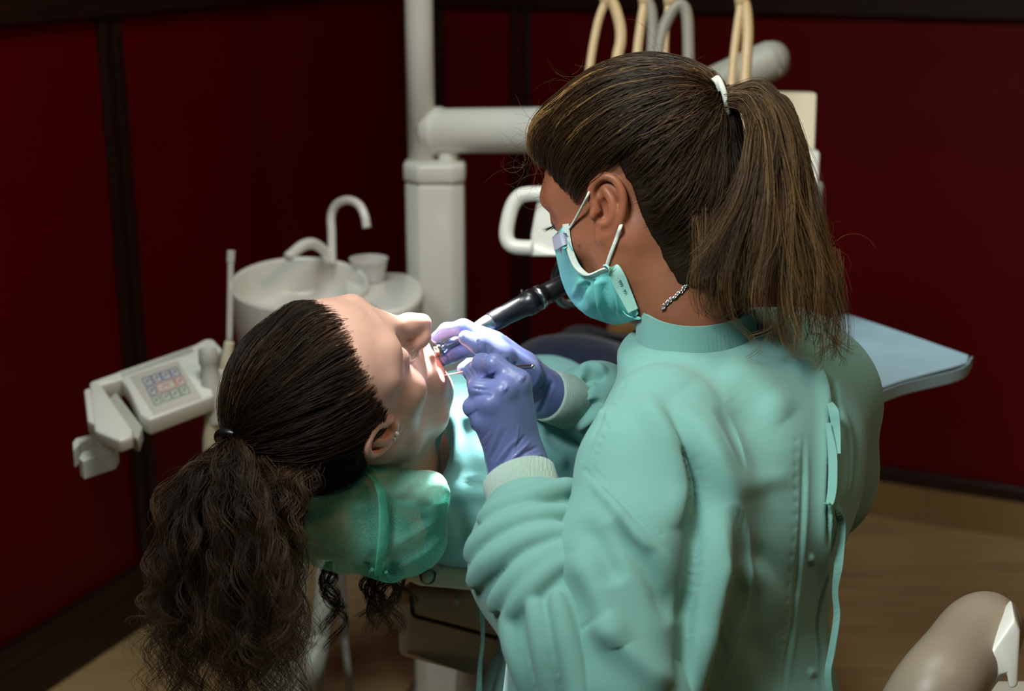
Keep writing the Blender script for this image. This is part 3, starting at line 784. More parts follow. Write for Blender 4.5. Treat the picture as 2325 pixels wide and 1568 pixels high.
def cap_strands(shell, n, tie_d, tie_p, m=22, lift=.004, seed=1, line=HAIRLINE, wob=.003, wfreq=3.0, tr=.009, sink=.35, edge=0.0, band=None):
    """combed hair: from roots on the scalp along the shell to the tie"""
    r = np.random.default_rng(seed)
    D = r.normal(size=(n * 5, 3)); D /= np.linalg.norm(D, axis=1)[:, None]
    Pt = shell.pt(D)
    ok = in_hair(Pt, edge + r.normal(0, .003, len(Pt)), line)
    if band:
        D = r.normal(size=(n * 40, 3)); D /= np.linalg.norm(D, axis=1)[:, None]; Pt = shell.pt(D)
        ok = in_hair(Pt, edge - .003, line) & ~in_hair(Pt, edge + band * .8, line) & (Pt[:, 1] > -.03)
    D = D[ok][:n]; n = len(D)
    t = np.linspace(0, 1, m)[None, :, None]
    td = np.broadcast_to(tie_d, D.shape)
    S = slerp(D[:, None, :], td[:, None, :], t)
    # lock-wise drift so that the hair lies in locks
    ph = r.uniform(0, 6.28, (n, 1)); lock = fbm(D, 7, seed) ; lock2 = fbm(D + 3, 9, seed + 5)
    tt = t[..., 0]; env = np.sin(np.pi * tt)
    ax1 = np.cross(D, td); ax1 /= np.linalg.norm(ax1, axis=1)[:, None] + 1e-9
    S = S + ax1[:, None, :] * (env * (lock[:, None] * .10 + np.sin(tt * wfreq * 6 + lock2[:, None] * 9) * .012))[..., None]
    S /= np.linalg.norm(S, axis=2)[..., None]
    rad = shell.r(S)
    depth = r.uniform(0, 1, (n, 1))
    off = lift * (1 - depth) * np.minimum(1, tt * 6) - (.006 * (1 - np.minimum(1, tt * 8))) + lock2[:, None] * wob * env + r.normal(0, .0007, (n, 1))
    out = shell.c + S * (rad + off)[..., None]
    # gather into the tie
    g = np.clip((tt - .8) / .2, 0, 1) ** 1.5
    ringo = r.normal(0, 1, (n, 3)); ringo /= np.linalg.norm(ringo, axis=1)[:, None]
    end = tie_p + ringo * tr * r.uniform(.3, 1, (n, 1)) 
    out = out * (1 - g[..., None]) + end[:, None, :] * g[..., None]
    return out, lock, D
def hair_cols(n, base, hi, mix, rr, jitter=.2):
    base, hi = np.array(base[:3]), np.array(hi[:3])
    c = base + (hi - base) * np.clip(mix, 0, 1)[:, None]
    return c * (1 + rr.normal(0, jitter, (n, 1))).clip(.4, 1.8)
M_hairD = mat('brown_hair', (.1, .06, .03, 1), .42, vcol=True, spec=.2)
M_hairP = mat('dark_curly_hair', (.03, .02, .012, 1), .45, vcol=True, spec=.25)
M_skinP = mat('skin_fair', srgb(224, 178, 156), .42, vcol=True, sss=.35, bump=.12, bscale=900, spec=.4)
M_skinD = mat('skin_tanned', srgb(172, 116, 84), .45, vcol=True, sss=.25, bump=.12, bscale=900, spec=.35)
def cloth(name, c, rough=.85, weave=900):
    return mat(name, c, rough, bump=.25, bscale=700, var=.05, vscale=11, sheen=.15, weave=weave, spec=.2)
M_gown = cloth('surgical_cotton', srgb(108, 156, 148))
M_gownP = cloth('patient_gown_cloth', srgb(116, 174, 174))
M_knit = mat('knit_cuff', srgb(166, 192, 180), .9, bump=.8, bscale=60, weave=260, stretch=(1, 1, 1), sheen=.2, spec=.15)
M_navy = cloth('navy_denim', srgb(17, 24, 44), .85)
M_lash = mat('lash', (.008, .006, .005, 1), .4)
# ================================================================== patient
RPc = np.array([[.640, .677, -.364], [-.545, .734, .406], [.542, -.062, .838]]); tPc = np.array([-.1688, -.0553, -1.42])
u_, _, v_ = np.linalg.svd(RPc); RPc = u_ @ v_
_a = math.radians(9); RPc = RPc @ np.array([[1, 0, 0], [0, math.cos(_a), -math.sin(_a)], [0, math.sin(_a), math.cos(_a)]])
_b = math.radians(-7); RPc = np.array([[math.cos(_b), -math.sin(_b), 0], [math.sin(_b), math.cos(_b), 0], [0, 0, 1]]) @ RPc
_tip = RPc @ np.array([0, .1215, -.013]); tPc = np.array([(975 - 1162.5) / FPX * 1.418, -(716 - 784) / FPX * 1.418, -1.418]) - _tip
RP = RC @ RPc; tP = CAM + RC @ tPc
def Pw(L): return np.asarray(L) @ RP.T + tP
def Pl(Wd): return (np.asarray(Wd) - tP) @ RP
nb = Pl(P(912, 1072, 1.57))
earP = dict(c=(.072, .016, .008), up=(.32, -.59, .74), fw=(-.2, .8, .5))
f = head_field(.0016 * Q, jo=.014, openm=True, cran=((0, -.008, .034), (.072, .080, .067)), ears=[(earP['c'], earP['up'], earP['fw'], .98), ((-.071, -.006, .002), (-.25, -.3, .9), (0, .9, .3), 1)],
               neck=[((0, -.012, -.045), nb * .55 + np.array([0, 0, -.005]), .050, .048, .03), (nb * .55 + np.array([0, 0, -.005]), nb, .048, .058, .03)])
V, F = f.mesh(); V = relax(V, F, 2, .5)
skin = np.array(srgb(212, 168, 150)[:3]); col = np.tile(skin, (len(V), 1))
def tint(col, V, c, r, target, amt):
    d = (((V - np.array(c)) / np.array(r)) ** 2).sum(1); w = (np.exp(-d) * amt)[:, None]
    return col * (1 - w) + np.array(target[:3]) * w
red = srgb(190, 78, 70); pink = srgb(214, 130, 118)
for c, r, t, a in [((0, .093, -.044), (.022, .012, .006), pink, .9), ((0, .087, -.078), (.020, .012, .008), pink, .95), ((0, .070, -.062), (.018, .02, .012), srgb(150, 30, 30), 1), ((.024, .074, -.074), (.014, .016, .014), srgb(206, 84, 74), .55),  # last entry: lamplight glowing red through the flesh, put into the skin colour
                   ((0, .112, -.014), (.014, .014, .014), pink, .45), ((.045, .06, -.03), (.025, .03, .025), pink, .3), ((-.045, .06, -.03), (.025, .03, .025), pink, .3),
                   ((.033, .088, .012), (.02, .01, .012), srgb(190, 132, 122), .5), ((.078, -.008, .002), (.02, .03, .035), srgb(206, 128, 108), .7)]:
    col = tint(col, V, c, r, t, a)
col *= (1 + .04 * fbm(V, 120, 3))[:, None]
# the rest of the body under the gown and the trousers: coarse, joined below the collar
fb = Field(P(1150, 1000, 1.9) - np.array([.5, .75, .5]), P(1150, 1000, 1.9) + np.array([.5, 1.3, .5]), .016)
for a, b, ra, rb in [((985, 1050, 1.58), (1050, 1045, 1.66), .055, .07), ((920, 1010, 1.74), (1110, 1110, 1.62), .05, .05), ((1060, 1040, 1.70), (1270, 965, 2.06), .085, .085), ((960, 1010, 1.78), (1180, 950, 2.08), .06, .07),
                     ((1120, 1110, 1.62), (1230, 1090, 1.9), .042, .036), ((1230, 1090, 1.9), (1300, 930, 2.1), .034, .026), ((900, 1000, 1.76), (1060, 940, 2.0), .042, .034)]:
    fb.cone(P(*a), P(*b), ra, rb, k=.05)
Vb, Fb = fb.mesh()
Vall, Fall = join([(Pw(V), [F]), (relax(Vb, Fb, 3), [Fb])])
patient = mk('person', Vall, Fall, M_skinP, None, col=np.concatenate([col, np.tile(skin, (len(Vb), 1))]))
tag(patient, 'reclining person with long dark curly hair, eyes closed and mouth open, in turquoise gown', 'person')
# teeth
a = np.linspace(-1.15, 1.15, 11)
for z0_, zz, rr_ in ((-.051, -.0035, .021), (-.0735, .003, .0195)):
    parts = []
    for q in a:
        c = np.array([math.sin(q) * rr_, .060 + math.cos(q) * rr_ * (1.12 if z0_ > -.06 else 1.0), z0_])
        ff = lathe_vf(Pw([c])[0], RP @ np.array([0, 0, 1.0]), [(0, -.0045), (.0022, -.0042), (.0024, 0), (.002, .0042), (0, .0045)], 10)
        parts.append(ff)
    Vt, Ft = join(parts)
    if z0_ > -.06: mk('teeth', Vt, Ft, mat('tooth_enamel', srgb(232, 222, 200), .25), patient)
# eyelashes and brows
def lash_set(eye_x, rr, n=34):
    out = []
    for s_ in np.linspace(-1, 1, n):
        x = eye_x + s_ * .0125 * np.sign(eye_x)
        b = np.array([x, .0858 - .0042 * max(s_, -.6) ** 2 - (.003 if s_ > .8 else 0), .0128 + .003 * s_ ** 2])
        d = unit([np.sign(eye_x) * s_ * .45, .85, -.75 + .2 * rr.normal()]); L = .0085 * (1 - .3 * s_ ** 2) * rr.uniform(.8, 1.1)
        tt = np.linspace(0, 1, 7)[:, None]
        out.append(b + d * L * tt + np.array([0, .0012, .0035]) * tt ** 2)
    return np.array(out)
rr = np.random.default_rng(3)
for sx in (.032, -.032):
    Ls = Pw(lash_set(sx, rr)); Vs, Fs, cs_ = strands_vf(Ls, np.linspace(.00022, .00005, 7)[None], np.zeros((len(Ls), 3)))
    mk('eyelashes', Vs, Fs, M_lash, patient)
    br = []
    for i in range(170):
        t = rr.uniform(0, 1); x = (.012 + .040 * t); z = .037 + .007 * math.sin(t * 2.2) - .004 * t + rr.normal(0, .0016); y = .0915 - 13 * max(x - .012, 0) ** 2 * 1.05
        d = unit([.9, -.3, .25 + .35 * (1 - t)]); d[0] *= 1; b = np.array([x * np.sign(sx), y - .0005, z]); d[0] *= np.sign(sx)
        tt = np.linspace(0, 1, 4)[:, None]; br.append(b + d * .006 * tt + np.array([0, .0008, 0]) * np.sin(tt * 3))
    Bs = Pw(np.array(br)); Vs, Fs, cs_ = strands_vf(Bs, np.linspace(.00016, .00005, 4)[None], np.tile(np.array([.035, .02, .012]), (len(Bs), 1)))
    mk('eyebrow', Vs, Fs, M_hairP, patient, col=cs_)
# two pearl studs in the lobe
for px_, py_, r_ in ((899, 984, .0028), (893, 996, .0020)):
    lob = P(px_, py_, 1.371)
    q = Pw(V); k_ = np.argmin(((pix(q)[:, :2] - np.array([px_, py_])) ** 2).sum(1) + 4e4 * (pix(q)[:, 2] - 1.38) ** 2)
    lathe('ear_stud', q[k_] + unit(CAM - q[k_]) * .001, unit(CAM - q[k_]), [(0, r_), (r_ * .7, r_ * .7), (r_, 0), (r_ * .7, -r_ * .7), (0, -r_)], mat('pearl', srgb(235, 228, 215), .15, coat=.6), patient, 20)
# ---- hair
shP = HairShell([((0, -.008, .034), (.080, .089, .075)), ((0, -.03, .0), (.072, .072, .07)), ((0, -.050, .055), (.048, .038, .034)), ((0, .030, .042), (.069, .061, .065))], (0, -.015, .03))
tieP = Pl(P(532, 1000, 1.360))
tdP = unit(tieP - shP.c)
HLP = np.array([(-.12, -.085), (-.08, -.078), (-.05, -.062), (-.03, -.05), (-.016, -.02), (-.006, .022), (.008, .038), (.022, .036), (.030, .016), (.038, .004), (.046, .018), (.052, .037), (.06, .059), (.066, .075), (.074, .083), (.12, .09)])
parts = []; cols = []
fh = Field((-.115, -.15, -.11), (.115, .13, .16), .003 * Q)
# dark under-cap
def capf(X, Y, Z, sh=shP, line=HLP):
    s_ = np.broadcast_arrays(X, Y, Z); p = np.stack([q.ravel() for q in s_], 1) - sh.c
    L = np.linalg.norm(p, axis=1) + 1e-6; d = L - (sh.r(p / L[:, None]) - .0035)
    w = p + sh.c; edge = (np.interp(w[:, 1], line[:, 0], line[:, 1]) + .004 - w[:, 2]) * .8
    return np.maximum(d, edge + .004).reshape(X.shape[0], Y.shape[1], Z.shape[2])
fh.put(capf, fh.lo, fh.lo + fh.h * fh.n, k=.001)
Vc, Fc = fh.mesh(); Vc = relax(Vc, Fc, 2)
dkP = np.array([.010, .006, .004]); loP = np.array([.016, .009, .0055]); hiP = np.array([.15, .075, .034])
parts.append((Pw(Vc), [Fc])); cols.append(np.tile(dkP, (len(Vc), 1)))
St, lock, Dd = cap_strands(shP, 7500, tdP, tieP, m=26, lift=.006, seed=5, line=HLP, wob=.004, tr=.012)
St2, lock2, _d = cap_strands(shP, 2600, tdP, tieP, m=26, lift=.005, seed=15, line=HLP, wob=.003, tr=.012, band=.014)
St = np.concatenate([St, St2]); lock = np.concatenate([lock, lock2])
rr = np.random.default_rng(8)
Vs, Fs, cs_ = strands_vf(Pw(St), (np.interp(np.linspace(0, 1, 26), [0, .12, 1], [.3, 1, .9]) * .00027)[None], hair_cols(len(St), loP, hiP, np.clip(.2 + lock * .6, 0, 1) ** 2, rr, .25))
parts.append((Vs, [Fs])); cols.append(cs_)
# long loose hair: locks with curls
def locks(guides, per, seed, r0, r1, curl0, curl1, wave, m=64, base=loP, hi=hiP, rad=.00034, himix=.35, tail=1.0, turns_var=.35, endmix=.75):
    r = np.random.default_rng(seed); out = []; cc = []
    for g in guides:
        pth = catmull(np.asarray(g), m); L = np.linalg.norm(np.diff(pth, axis=0), axis=1).sum(); T, U, B = frames(pth)
        tt = np.linspace(0, 1, m); turns = L / wave * r.uniform(1 - turns_var, 1 + turns_var); ph0 = r.uniform(0, 6.28); sg = r.choice([-1, 1])
        mixc = r.uniform(0, 1) ** 2.5 * himix * 1.3; k = r.integers(per - 3, per + 4)
        ca = curl0 + (curl1 - curl0) * tt ** 1.5
        for s in range(k):
            ph = ph0 + r.normal(0, .35) + sg * tt * turns * 6.283
            rr_ = (r0 + (r1 - r0) * tt); o = r.normal(0, 1, 2) * .55
            aa = ca * r.uniform(.75, 1.2)
            x = np.cos(ph) * aa + o[0] * rr_; y = np.sin(ph) * aa + o[1] * rr_
            cut = int(m * (1 if tail >= 1 else r.uniform(tail, 1)))
            p = pth + U * x[:, None] + B * y[:, None]
            if cut < m: p = np.stack([np.interp(np.linspace(0, cut - 1, m), np.arange(m), p[:, c]) for c in range(3)], 1)
            out.append(p); cc.append((base + (hi - base) * np.clip(mixc + endmix * himix * tt ** 2, 0, 1)[:, None]) * r.uniform(.6, 1.35))
    out = np.array(out); rd = np.linspace(1, .45, m)[None] * rad
    return strands_vf(out, rd, np.array(cc))
rr = np.random.default_rng(21)
gd = []
for i in range(150):      # from the tie, outward and down
    e = rr.uniform(0, 1); xe = 345 + 330 * e + rr.normal(0, 12); ye = rr.uniform(1430, 1720) - 110 * (abs(e - .55) * 1.4) ** 1.5
    dz = rr.uniform(-.07, .07)
    x1 = 500 - 110 * (1 - e) ** 1.2 + 120 * e + rr.normal(0, 12)
    gd.append([P(532 + rr.normal(0, 7), 1003 + rr.normal(0, 8), 1.360 + rr.normal(0, .006)), P(505 - 25 * (1 - e) + 55 * e + rr.normal(0, 8), 1040 + rr.normal(0, 8), 1.325 + dz * .4), P(x1 - 15, 1130 + rr.normal(0, 15), 1.32 + dz * .8), P((x1 + xe) / 2 - 18 * (1 - e), 1270 + rr.normal(0, 15), 1.32 + dz), P(xe, (1270 + ye) / 2 + 20, 1.32 + dz), P(xe + rr.normal(0, 14), ye, 1.32 + dz)])
for i in range(75):       # from the nape across the edge of the headrest
    e = rr.uniform(0, 1); dz = rr.uniform(-.03, .05); xe = 520 + 165 * e + rr.normal(0, 12)
    xs = rr.uniform(600, 850); 
    gd.append([P(xs + 30, 985 + (xs - 600) * .10 + rr.normal(0, 8), 1.42), P(xs - 20 - .25 * (xs - 600), 1036 + rr.normal(0, 8), 1.372), P(560 + 140 * e + rr.normal(0, 10), 1085 + 18 * (1 - e), 1.325 + dz * .4), P(540 + 140 * e, 1180, 1.33 + dz), P((540 + 130 * e + xe) / 2, 1330, 1.33 + dz), P(xe, rr.uniform(1450, 1640), 1.33 + dz)])
Vs, Fs, cs_ = locks(gd, 13, 31, .004, .0065, .001, .0125, .055, m=72, tail=.88, himix=.42, endmix=.45)
parts.append((Vs, [Fs])); cols.append(cs_)
# curls that have slipped through under the headrest
gd = [[P(x0, 1275, 1.46), P(x0 + 6, 1330, 1.46), P(x1, y1, 1.45)] for x0, x1, y1 in ((735, 752, 1420), (740, 760, 1440), (748, 770, 1480), (742, 756, 1390), (830, 858, 1440), (842, 862, 1450), (850, 868, 1430), (860, 850, 1400), (872, 880, 1440), (884, 862, 1420), (896, 905, 1400), (866, 846, 1380), (905, 918, 1375), (845, 838, 1410), (880, 888, 1455))]
Vs, Fs, cs_ = locks(gd, 24, 37, .0015, .002, .004, .015, .050, m=70, tail=.9)
parts.append((Vs, [Fs])); cols.append(cs_)
gd = []
for i in range(60):
    e = rr.uniform(0, 1); x0 = 520 + 80 * e; s_ = rr.choice([-1, 1])
    gd.append([P(x0, 1040, 1.32), P(430 + 230 * e + s_ * 25, 1180 + rr.normal(0, 30), 1.31), P(370 + 310 * e + s_ * 35 + rr.normal(0, 15), 1340 + rr.normal(0, 30), 1.31), P(350 + 330 * e + s_ * 50 + rr.normal(0, 20), rr.uniform(1400, 1600), 1.31)])
Vs, Fs, cs_ = locks(gd, 4, 43, .006, .02, .002, .014, .07, m=60, rad=.0002, himix=.5)
parts.append((Vs, [Fs])); cols.append(cs_)
Vh, Fh = join(parts)
hairP = mk('hair', Vh, Fh, M_hairP, patient, col=np.concatenate(cols))
th = np.linspace(0, 2 * np.pi, 40); tn = unit(P(532, 1000, 1.360) - P(500, 1075, 1.34)); tu = unit(np.cross(tn, CAM - P(532, 1000, 1.358))); tv = np.cross(tn, tu)
band = np.array([P(532, 1002, 1.358) + (tu * math.cos(a) + tv * math.sin(a)) * .0155 for a in th])
tube('hair_tie', band, .0048, M_black, patient, 40, 12, smooth_path=False)
# ---- gown worn by the patient
fg = Field(P(1100, 1030, 1.75) - np.array([.5, .42, .34]), P(1100, 1030, 1.75) + np.array([.5, .55, .34]), .0055 * Q)
for a, b, ra, rb, kk in [((1062, 1150, 1.58), (1250, 1090, 1.98), .088, .085, .02), ((1085, 1060, 1.63), (1265, 978, 2.05), .095, .094, .06), ((940, 1020, 1.70), (1190, 975, 2.08), .07, .08, .06),
                         ((1100, 1075, 1.60), (1280, 1005, 2.02), .1, .09, .06), ((1210, 1000, 1.98), (1285, 925, 2.24), .1, .068, .05), ((1130, 1085, 1.60), (1215, 1045, 1.72), .1, .1, .05), ((1000, 1020, 1.60), (1060, 1010, 1.66), .066, .08, .03)]:
    fg.cone(P(*a), P(*b), ra, rb, k=kk)
ncb = P(912, 1072, 1.57); nct = P(890, 985, 1.47)
fg.cone(ncb + (nct - ncb) * -.1, ncb + (nct - ncb) * 2.2, .054, .062, k=.006, op='s')
V, F = fg.mesh(); V = relax(V, F, 4)
zc = P(1030, 1272, 1.52)[2]; V[:, 2] = np.maximum(V[:, 2], zc + .02 * (V[:, 1] - P(1030, 1272, 1.52)[1]))
V = sculpt(V, F, [('r', [(1050, 1084), (1085, 1088), (1130, 1096)], 7, .003), ('v', [(1050, 1094), (1085, 1099), (1130, 1106)], 5, .003), ('v', [(1000, 930), (1015, 1000), (1020, 1070)], 7, .004), ('r', [(1030, 900), (1042, 980), (1030, 1080)], 10, .004),
                  ('v', [(1040, 1130), (1050, 1200), (1060, 1270)], 18, .004), ('r', [(1020, 1110), (1060, 1115), (1120, 1120)], 20, .006), ('v', [(1240, 970), (1280, 990), (1330, 1010)], 14, .006), ('r', [(1210, 985), (1250, 1030), (1290, 1060)], 16, .005), ('v', [(1020, 890), (1080, 960), (1100, 1040)], 14, .004)])
V += vnormals(V, F) * (fbm(V, 14, 5) * .0022)[:, None]
gP = mk('gown', V, F, M_gownP, patient)
ribbon('gown_tie', PP((1098, 1300, 1.585), (1094, 1370, 1.585), (1096, 1450, 1.58), (1090, 1510, 1.58), (1087, 1600, 1.58)), [.008, .007, .0055, .006, .007], .001, [[1, 0, 0], [.8, -.6, 0], [.5, -.8, 0], [1, 0, 0]], M_gown, gP, 40)
# collar band of that gown along the neck opening
ribbon('neckband', PP((1012, 905, 1.50), (1000, 945, 1.505), (988, 985, 1.51), (975, 1030, 1.515), (962, 1066, 1.52)), .016, .002, [1, .4, 0.], M_gownP, gP, 40)
# trousers and boots
ft = Field(P(1350, 850, 2.4) - np.array([.4, .55, .3]), P(1350, 850, 2.4) + np.array([.4, .6, .3]), .009 * Q)
ft.chain([(*P(1270, 905, 2.08), .095), (*P(1318, 836, 2.42), .062), (*P(1330, 822, 2.47), .058), (*P(1425, 815, 2.80), .045)], k=.03, kin=.03)
ft.chain([(*P(1370, 935, 2.05), .095), (*P(1428, 868, 2.40), .064), (*P(1440, 860, 2.45), .06), (*P(1490, 820, 2.80), .045)], k=.04, kin=.03)
V, F = ft.mesh(); V = relax(V, F, 3); V += vnormals(V, F) * (fbm(V, 16, 9) * .004)[:, None]
mk('trousers', V, F, M_navy, patient)
M_tan = mat('tan_leather', srgb(150, 108, 62), .6, var=.15, vscale=12)
for px_, nm in ((1428, 'boot'), (1500, 'boot')):
    fbt = Field(P(px_, 770, 2.85) - .25, P(px_, 770, 2.85) + .25, .007 * Q)
    fbt.chain([(*P(px_ - 6, 816, 2.78), .046), (*P(px_, 800, 2.88), .046)], k=.02)
    fbt.chain([(*P(px_, 806, 2.88), .042), (*P(px_ - 4, 765, 2.90), .045), (*P(px_ - 8, 735, 2.90), .034)], k=.03)
    V, F = fbt.mesh(); mk(nm, relax(V, F, 3), F, M_tan, patient)
# blue plastic cover over the foot of the chair
M_bluep = mat('blue_plastic', srgb(44, 104, 190), .35)
cA_, cB_ = P(1375, 700, 2.97), P(1452, 700, 2.97)
from_bm('foot_cover', poly_ext(PP((1378, 698, 2.97), (1600, 690, 2.97), (1600, 850, 2.93), (1390, 850, 2.93)), np.array([0, .03, 0]), .012), M_bluep, dch)
# ---- headrest with its gauze cover
fp_ = Field(P(820, 1190, 1.47) - .27, P(820, 1190, 1.47) + .27, .004 * Q)
for d0, d1 in ((1.415, 1.425), (1.50, 1.50), (1.56, 1.56)):
    fp_.chain([(*P(620, 1112, d0), R_(44, 1.4)), (*P(976, 1110, d1), R_(44, 1.4))], k=.03)
fp_.chain([(*P(620, 1195, 1.49), R_(70, 1.45)), (*P(900, 1210, 1.50), R_(72, 1.45))], k=.012)
fp_.chain([(*P(600, 1185, 1.425), R_(40, 1.4)), (*P(770, 1196, 1.425), R_(44, 1.4)), (*P(806, 1232, 1.43), R_(40, 1.4))], k=.008, kin=.02)
fp_.chain([(*P(640, 1215, 1.395), R_(16, 1.4)), (*P(775, 1232, 1.395), R_(14, 1.4))], k=.012, op='s')
V, F = fp_.mesh(); V = relax(V, F, 2)
hd = mk('headrest', V, F, mat('headrest_vinyl', srgb(214, 214, 196), .5, bump=.1, bscale=300), dch)
fc_ = Field(P(820, 1190, 1.47) - .28, P(820, 1190, 1.47) + .28, .004 * Q)
for d0, d1 in ((1.41, 1.42), (1.50, 1.50), (1.565, 1.565)):
    fc_.chain([(*P(620, 1112, d0), R_(47, 1.4)), (*P(976, 1111, d1), R_(47, 1.4))], k=.03)
fc_.chain([(*P(590, 1195, 1.432), R_(66, 1.45)), (*P(800, 1214, 1.436), R_(72, 1.45)), (*P(930, 1220, 1.456), R_(86, 1.45))], k=.05, kin=.03)
fc_.chain([(*P(866, 1240, 1.415), R_(52, 1.4)), (*P(880, 1290, 1.43), R_(24, 1.4))], k=.03)
V, F = fc_.mesh(); V = relax(V, F, 3)
V += vnormals(V, F) * (fbm(V, 26, 3) * .0025)[:, None]
V = sculpt(V, F, [('r', [(822, 1066), (855, 1090), (872, 1140), (870, 1220), (862, 1300)], 11, .008, .06), ('v', [(890, 1140), (888, 1220), (880, 1300)], 12, .005), ('v', [(700, 1140), (800, 1136), (850, 1138)], 8, .005), ('v', [(880, 1136), (940, 1136), (985, 1165)], 8, .005),
                  ('r', [(895, 1130), (930, 1100), (960, 1075)], 5, .003), ('r', [(930, 1150), (960, 1120), (985, 1090)], 6, .003), ('v', [(960, 1160), (985, 1130), (1005, 1100)], 7, .003), ('r', [(890, 1240), (940, 1210), (1000, 1170)], 8, .005), ('v', [(890, 1260), (950, 1240), (1000, 1200)], 8, .005), ('r', [(900, 1290), (960, 1255), (1000, 1215)], 7, .004),
                  ('v', [(835, 1300), (838, 1280), (845, 1250)], 6, .004), ('v', [(858, 1312), (856, 1290), (858, 1260)], 5, .004), ('r', [(880, 1310), (876, 1290), (872, 1270)], 5, .004)])
mg = bpy.data.materials.new('gauze_cover'); mg.use_nodes = True
nt = mg.node_tree; b = nt.nodes['Principled BSDF']; b.inputs['Base Color'].default_value = srgb(112, 210, 188); b.inputs['Roughness'].default_value = .7; b.inputs['Sheen Weight'].default_value = .3
tcn = nt.nodes.new('ShaderNodeTexCoord'); nz = nt.nodes.new('ShaderNodeTexNoise'); nz.inputs['Scale'].default_value = 900; nz.inputs['Detail'].default_value = 5
nt.links.new(tcn.outputs['Object'], nz.inputs['Vector'])
mr = nt.nodes.new('ShaderNodeMapRange'); mr.inputs['From Min'].default_value = .35; mr.inputs['From Max'].default_value = .65; mr.inputs['To Min'].default_value = .36; mr.inputs['To Max'].default_value = .56
nt.links.new(nz.outputs['Fac'], mr.inputs['Value'])
tr = nt.nodes.new('ShaderNodeBsdfTransparent'); tl = nt.nodes.new('ShaderNodeBsdfTranslucent'); tl.inputs['Color'].default_value = srgb(80, 200, 170)
m1 = nt.nodes.new('ShaderNodeMixShader'); m1.inputs[0].default_value = .35; nt.links.new(b.outputs[0], m1.inputs[1]); nt.links.new(tl.outputs[0], m1.inputs[2])
m2 = nt.nodes.new('ShaderNodeMixShader'); nt.links.new(mr.outputs[0], m2.inputs[0]); nt.links.new(tr.outputs[0], m2.inputs[1]); nt.links.new(m1.outputs[0], m2.inputs[2])
nt.links.new(m2.outputs[0], nt.nodes['Material Output'].inputs['Surface'])
cov = mk('headrest_cover', V, F, mg, dch, label='green gauze cover gathered over the headrest')
mgd = mat('gauze_edge', srgb(84, 178, 152), .85, bump=1, bscale=160, alpha=.8)
qc_ = pix(V)
def csurf(x, y):
    m = np.where((qc_[:, 0] - x) ** 2 + (qc_[:, 1] - y) ** 2 < 64)[0]
    return P(x, y, (qc_[m, 2].min() if len(m) else 1.41) - .0004)
ep = [csurf(*q) for q in ((780, 1068), (815, 1070), (845, 1084), (864, 1112), (871, 1150), (872, 1200), (868, 1250), (862, 1290), (858, 1304))]
tube('elastic_edge', ep, [R_(3, 1.4), R_(5, 1.4), R_(9, 1.4), R_(13, 1.4), R_(16, 1.4), R_(17, 1.4), R_(17, 1.4), R_(15, 1.4), R_(10, 1.4)], mgd, cov, 60, 14, ry=R_(3, 1.4))
for x0, y0, x1, y1, r_ in ((846, 1292, 838, 1308, 7), (860, 1300, 862, 1316, 7), (876, 1298, 884, 1312, 6)):
    tube('ruffle', [csurf(x0, y0), P((x0 + x1) / 2, (y0 + y1) / 2 + 2, 1.412), P(x1, y1, 1.418)], [R_(r_ * .7, 1.4), R_(r_, 1.4), R_(r_ * .6, 1.4)], mgd, cov, 14, 12)
tube('headrest_bar', PP((900, 1230, 1.52), (1000, 1290, 1.64), (1100, 1320, 1.75)), .018, M_steel, dch, 12, 16)
# ================================================================== dentist
RDc = np.array([[.578, -.767, -.28], [.116, -.262, .958], [-.808, -.586, -.063]]); u_, _, v_ = np.linalg.svd(RDc); RDc = u_ @ v_
tDc = np.array([.131, .1317, -1.40])
RD = RC @ RDc; tD = CAM + RC @ tDc
def Dw(L): return np.asarray(L) @ RD.T + tD
def Dl(Wd): return (np.asarray(Wd) - tD) @ RD
nbD = Dl(P(1592, 800, 1.385))
f = head_field(.0016 * Q, ears=[((-.0735, -.003, .004), (-.05, -.36, .93), (-.16, .95, .15), 1.04), ((.0735, -.003, .004), (.05, -.36, .93), (.16, .95, .15), 1.04)],
               neck=[((0, -.022, -.035), nbD * .6, .054, .052, .03), (nbD * .6, nbD, .050, .048, .03)], lids=False)
V, F = f.mesh(); V = relax(V, F, 2, .5)
_w = np.clip((V[:, 1] - .0) / .05, 0, 1) * (V[:, 2] < -.02); V[:, 2] = V[:, 2] * (1 - _w) + (-.02 + (V[:, 2] + .02) * .66) * _w
V[:, 1] = np.where(V[:, 1] > .096, .096 + (V[:, 1] - .096) * .25, V[:, 1])
skD = np.array(srgb(132, 84, 60)[:3]); col = np.tile(skD, (len(V), 1))
for c, r, t, a in [((-.076, -.006, .004), (.02, .03, .036), srgb(158, 92, 66), .6), ((-.033, .088, .022), (.02, .01, .008), srgb(120, 80, 72), .6), ((-.05, .06, -.02), (.025, .03, .03), srgb(184, 116, 88), .4)]:
    col = tint(col, V, c, r, t, a)
col *= (1 + .05 * fbm(V, 110, 13))[:, None]
qw = Dw(V)
def surf_at(Vw, px, py, rad=4):
    q = pix(Vw); m = np.where(((q[:, 0] - px) ** 2 + (q[:, 1] - py) ** 2) < rad * rad)[0]
    return m[np.argmin(q[m, 2])]
k_ = surf_at(qw, 1314, 562); d2 = ((V - V[k_]) ** 2).sum(1); col = col * (1 - .75 * np.exp(-d2 / .0016 ** 2))[:, None]     # mole
fb = Field(P(1500, 1200, 1.45) - np.array([.55, .6, .5]), P(1500, 1200, 1.45) + np.array([.5, .6, .35]), .016)
AL = [(1470, 1010, 1.26), (1380, 1585, 1.17), (1190, 1115, 1.30)]; AR = [(1850, 940, 1.50), (1720, 1250, 1.68), (1295, 908, 1.54), (1235, 890, 1.505)]
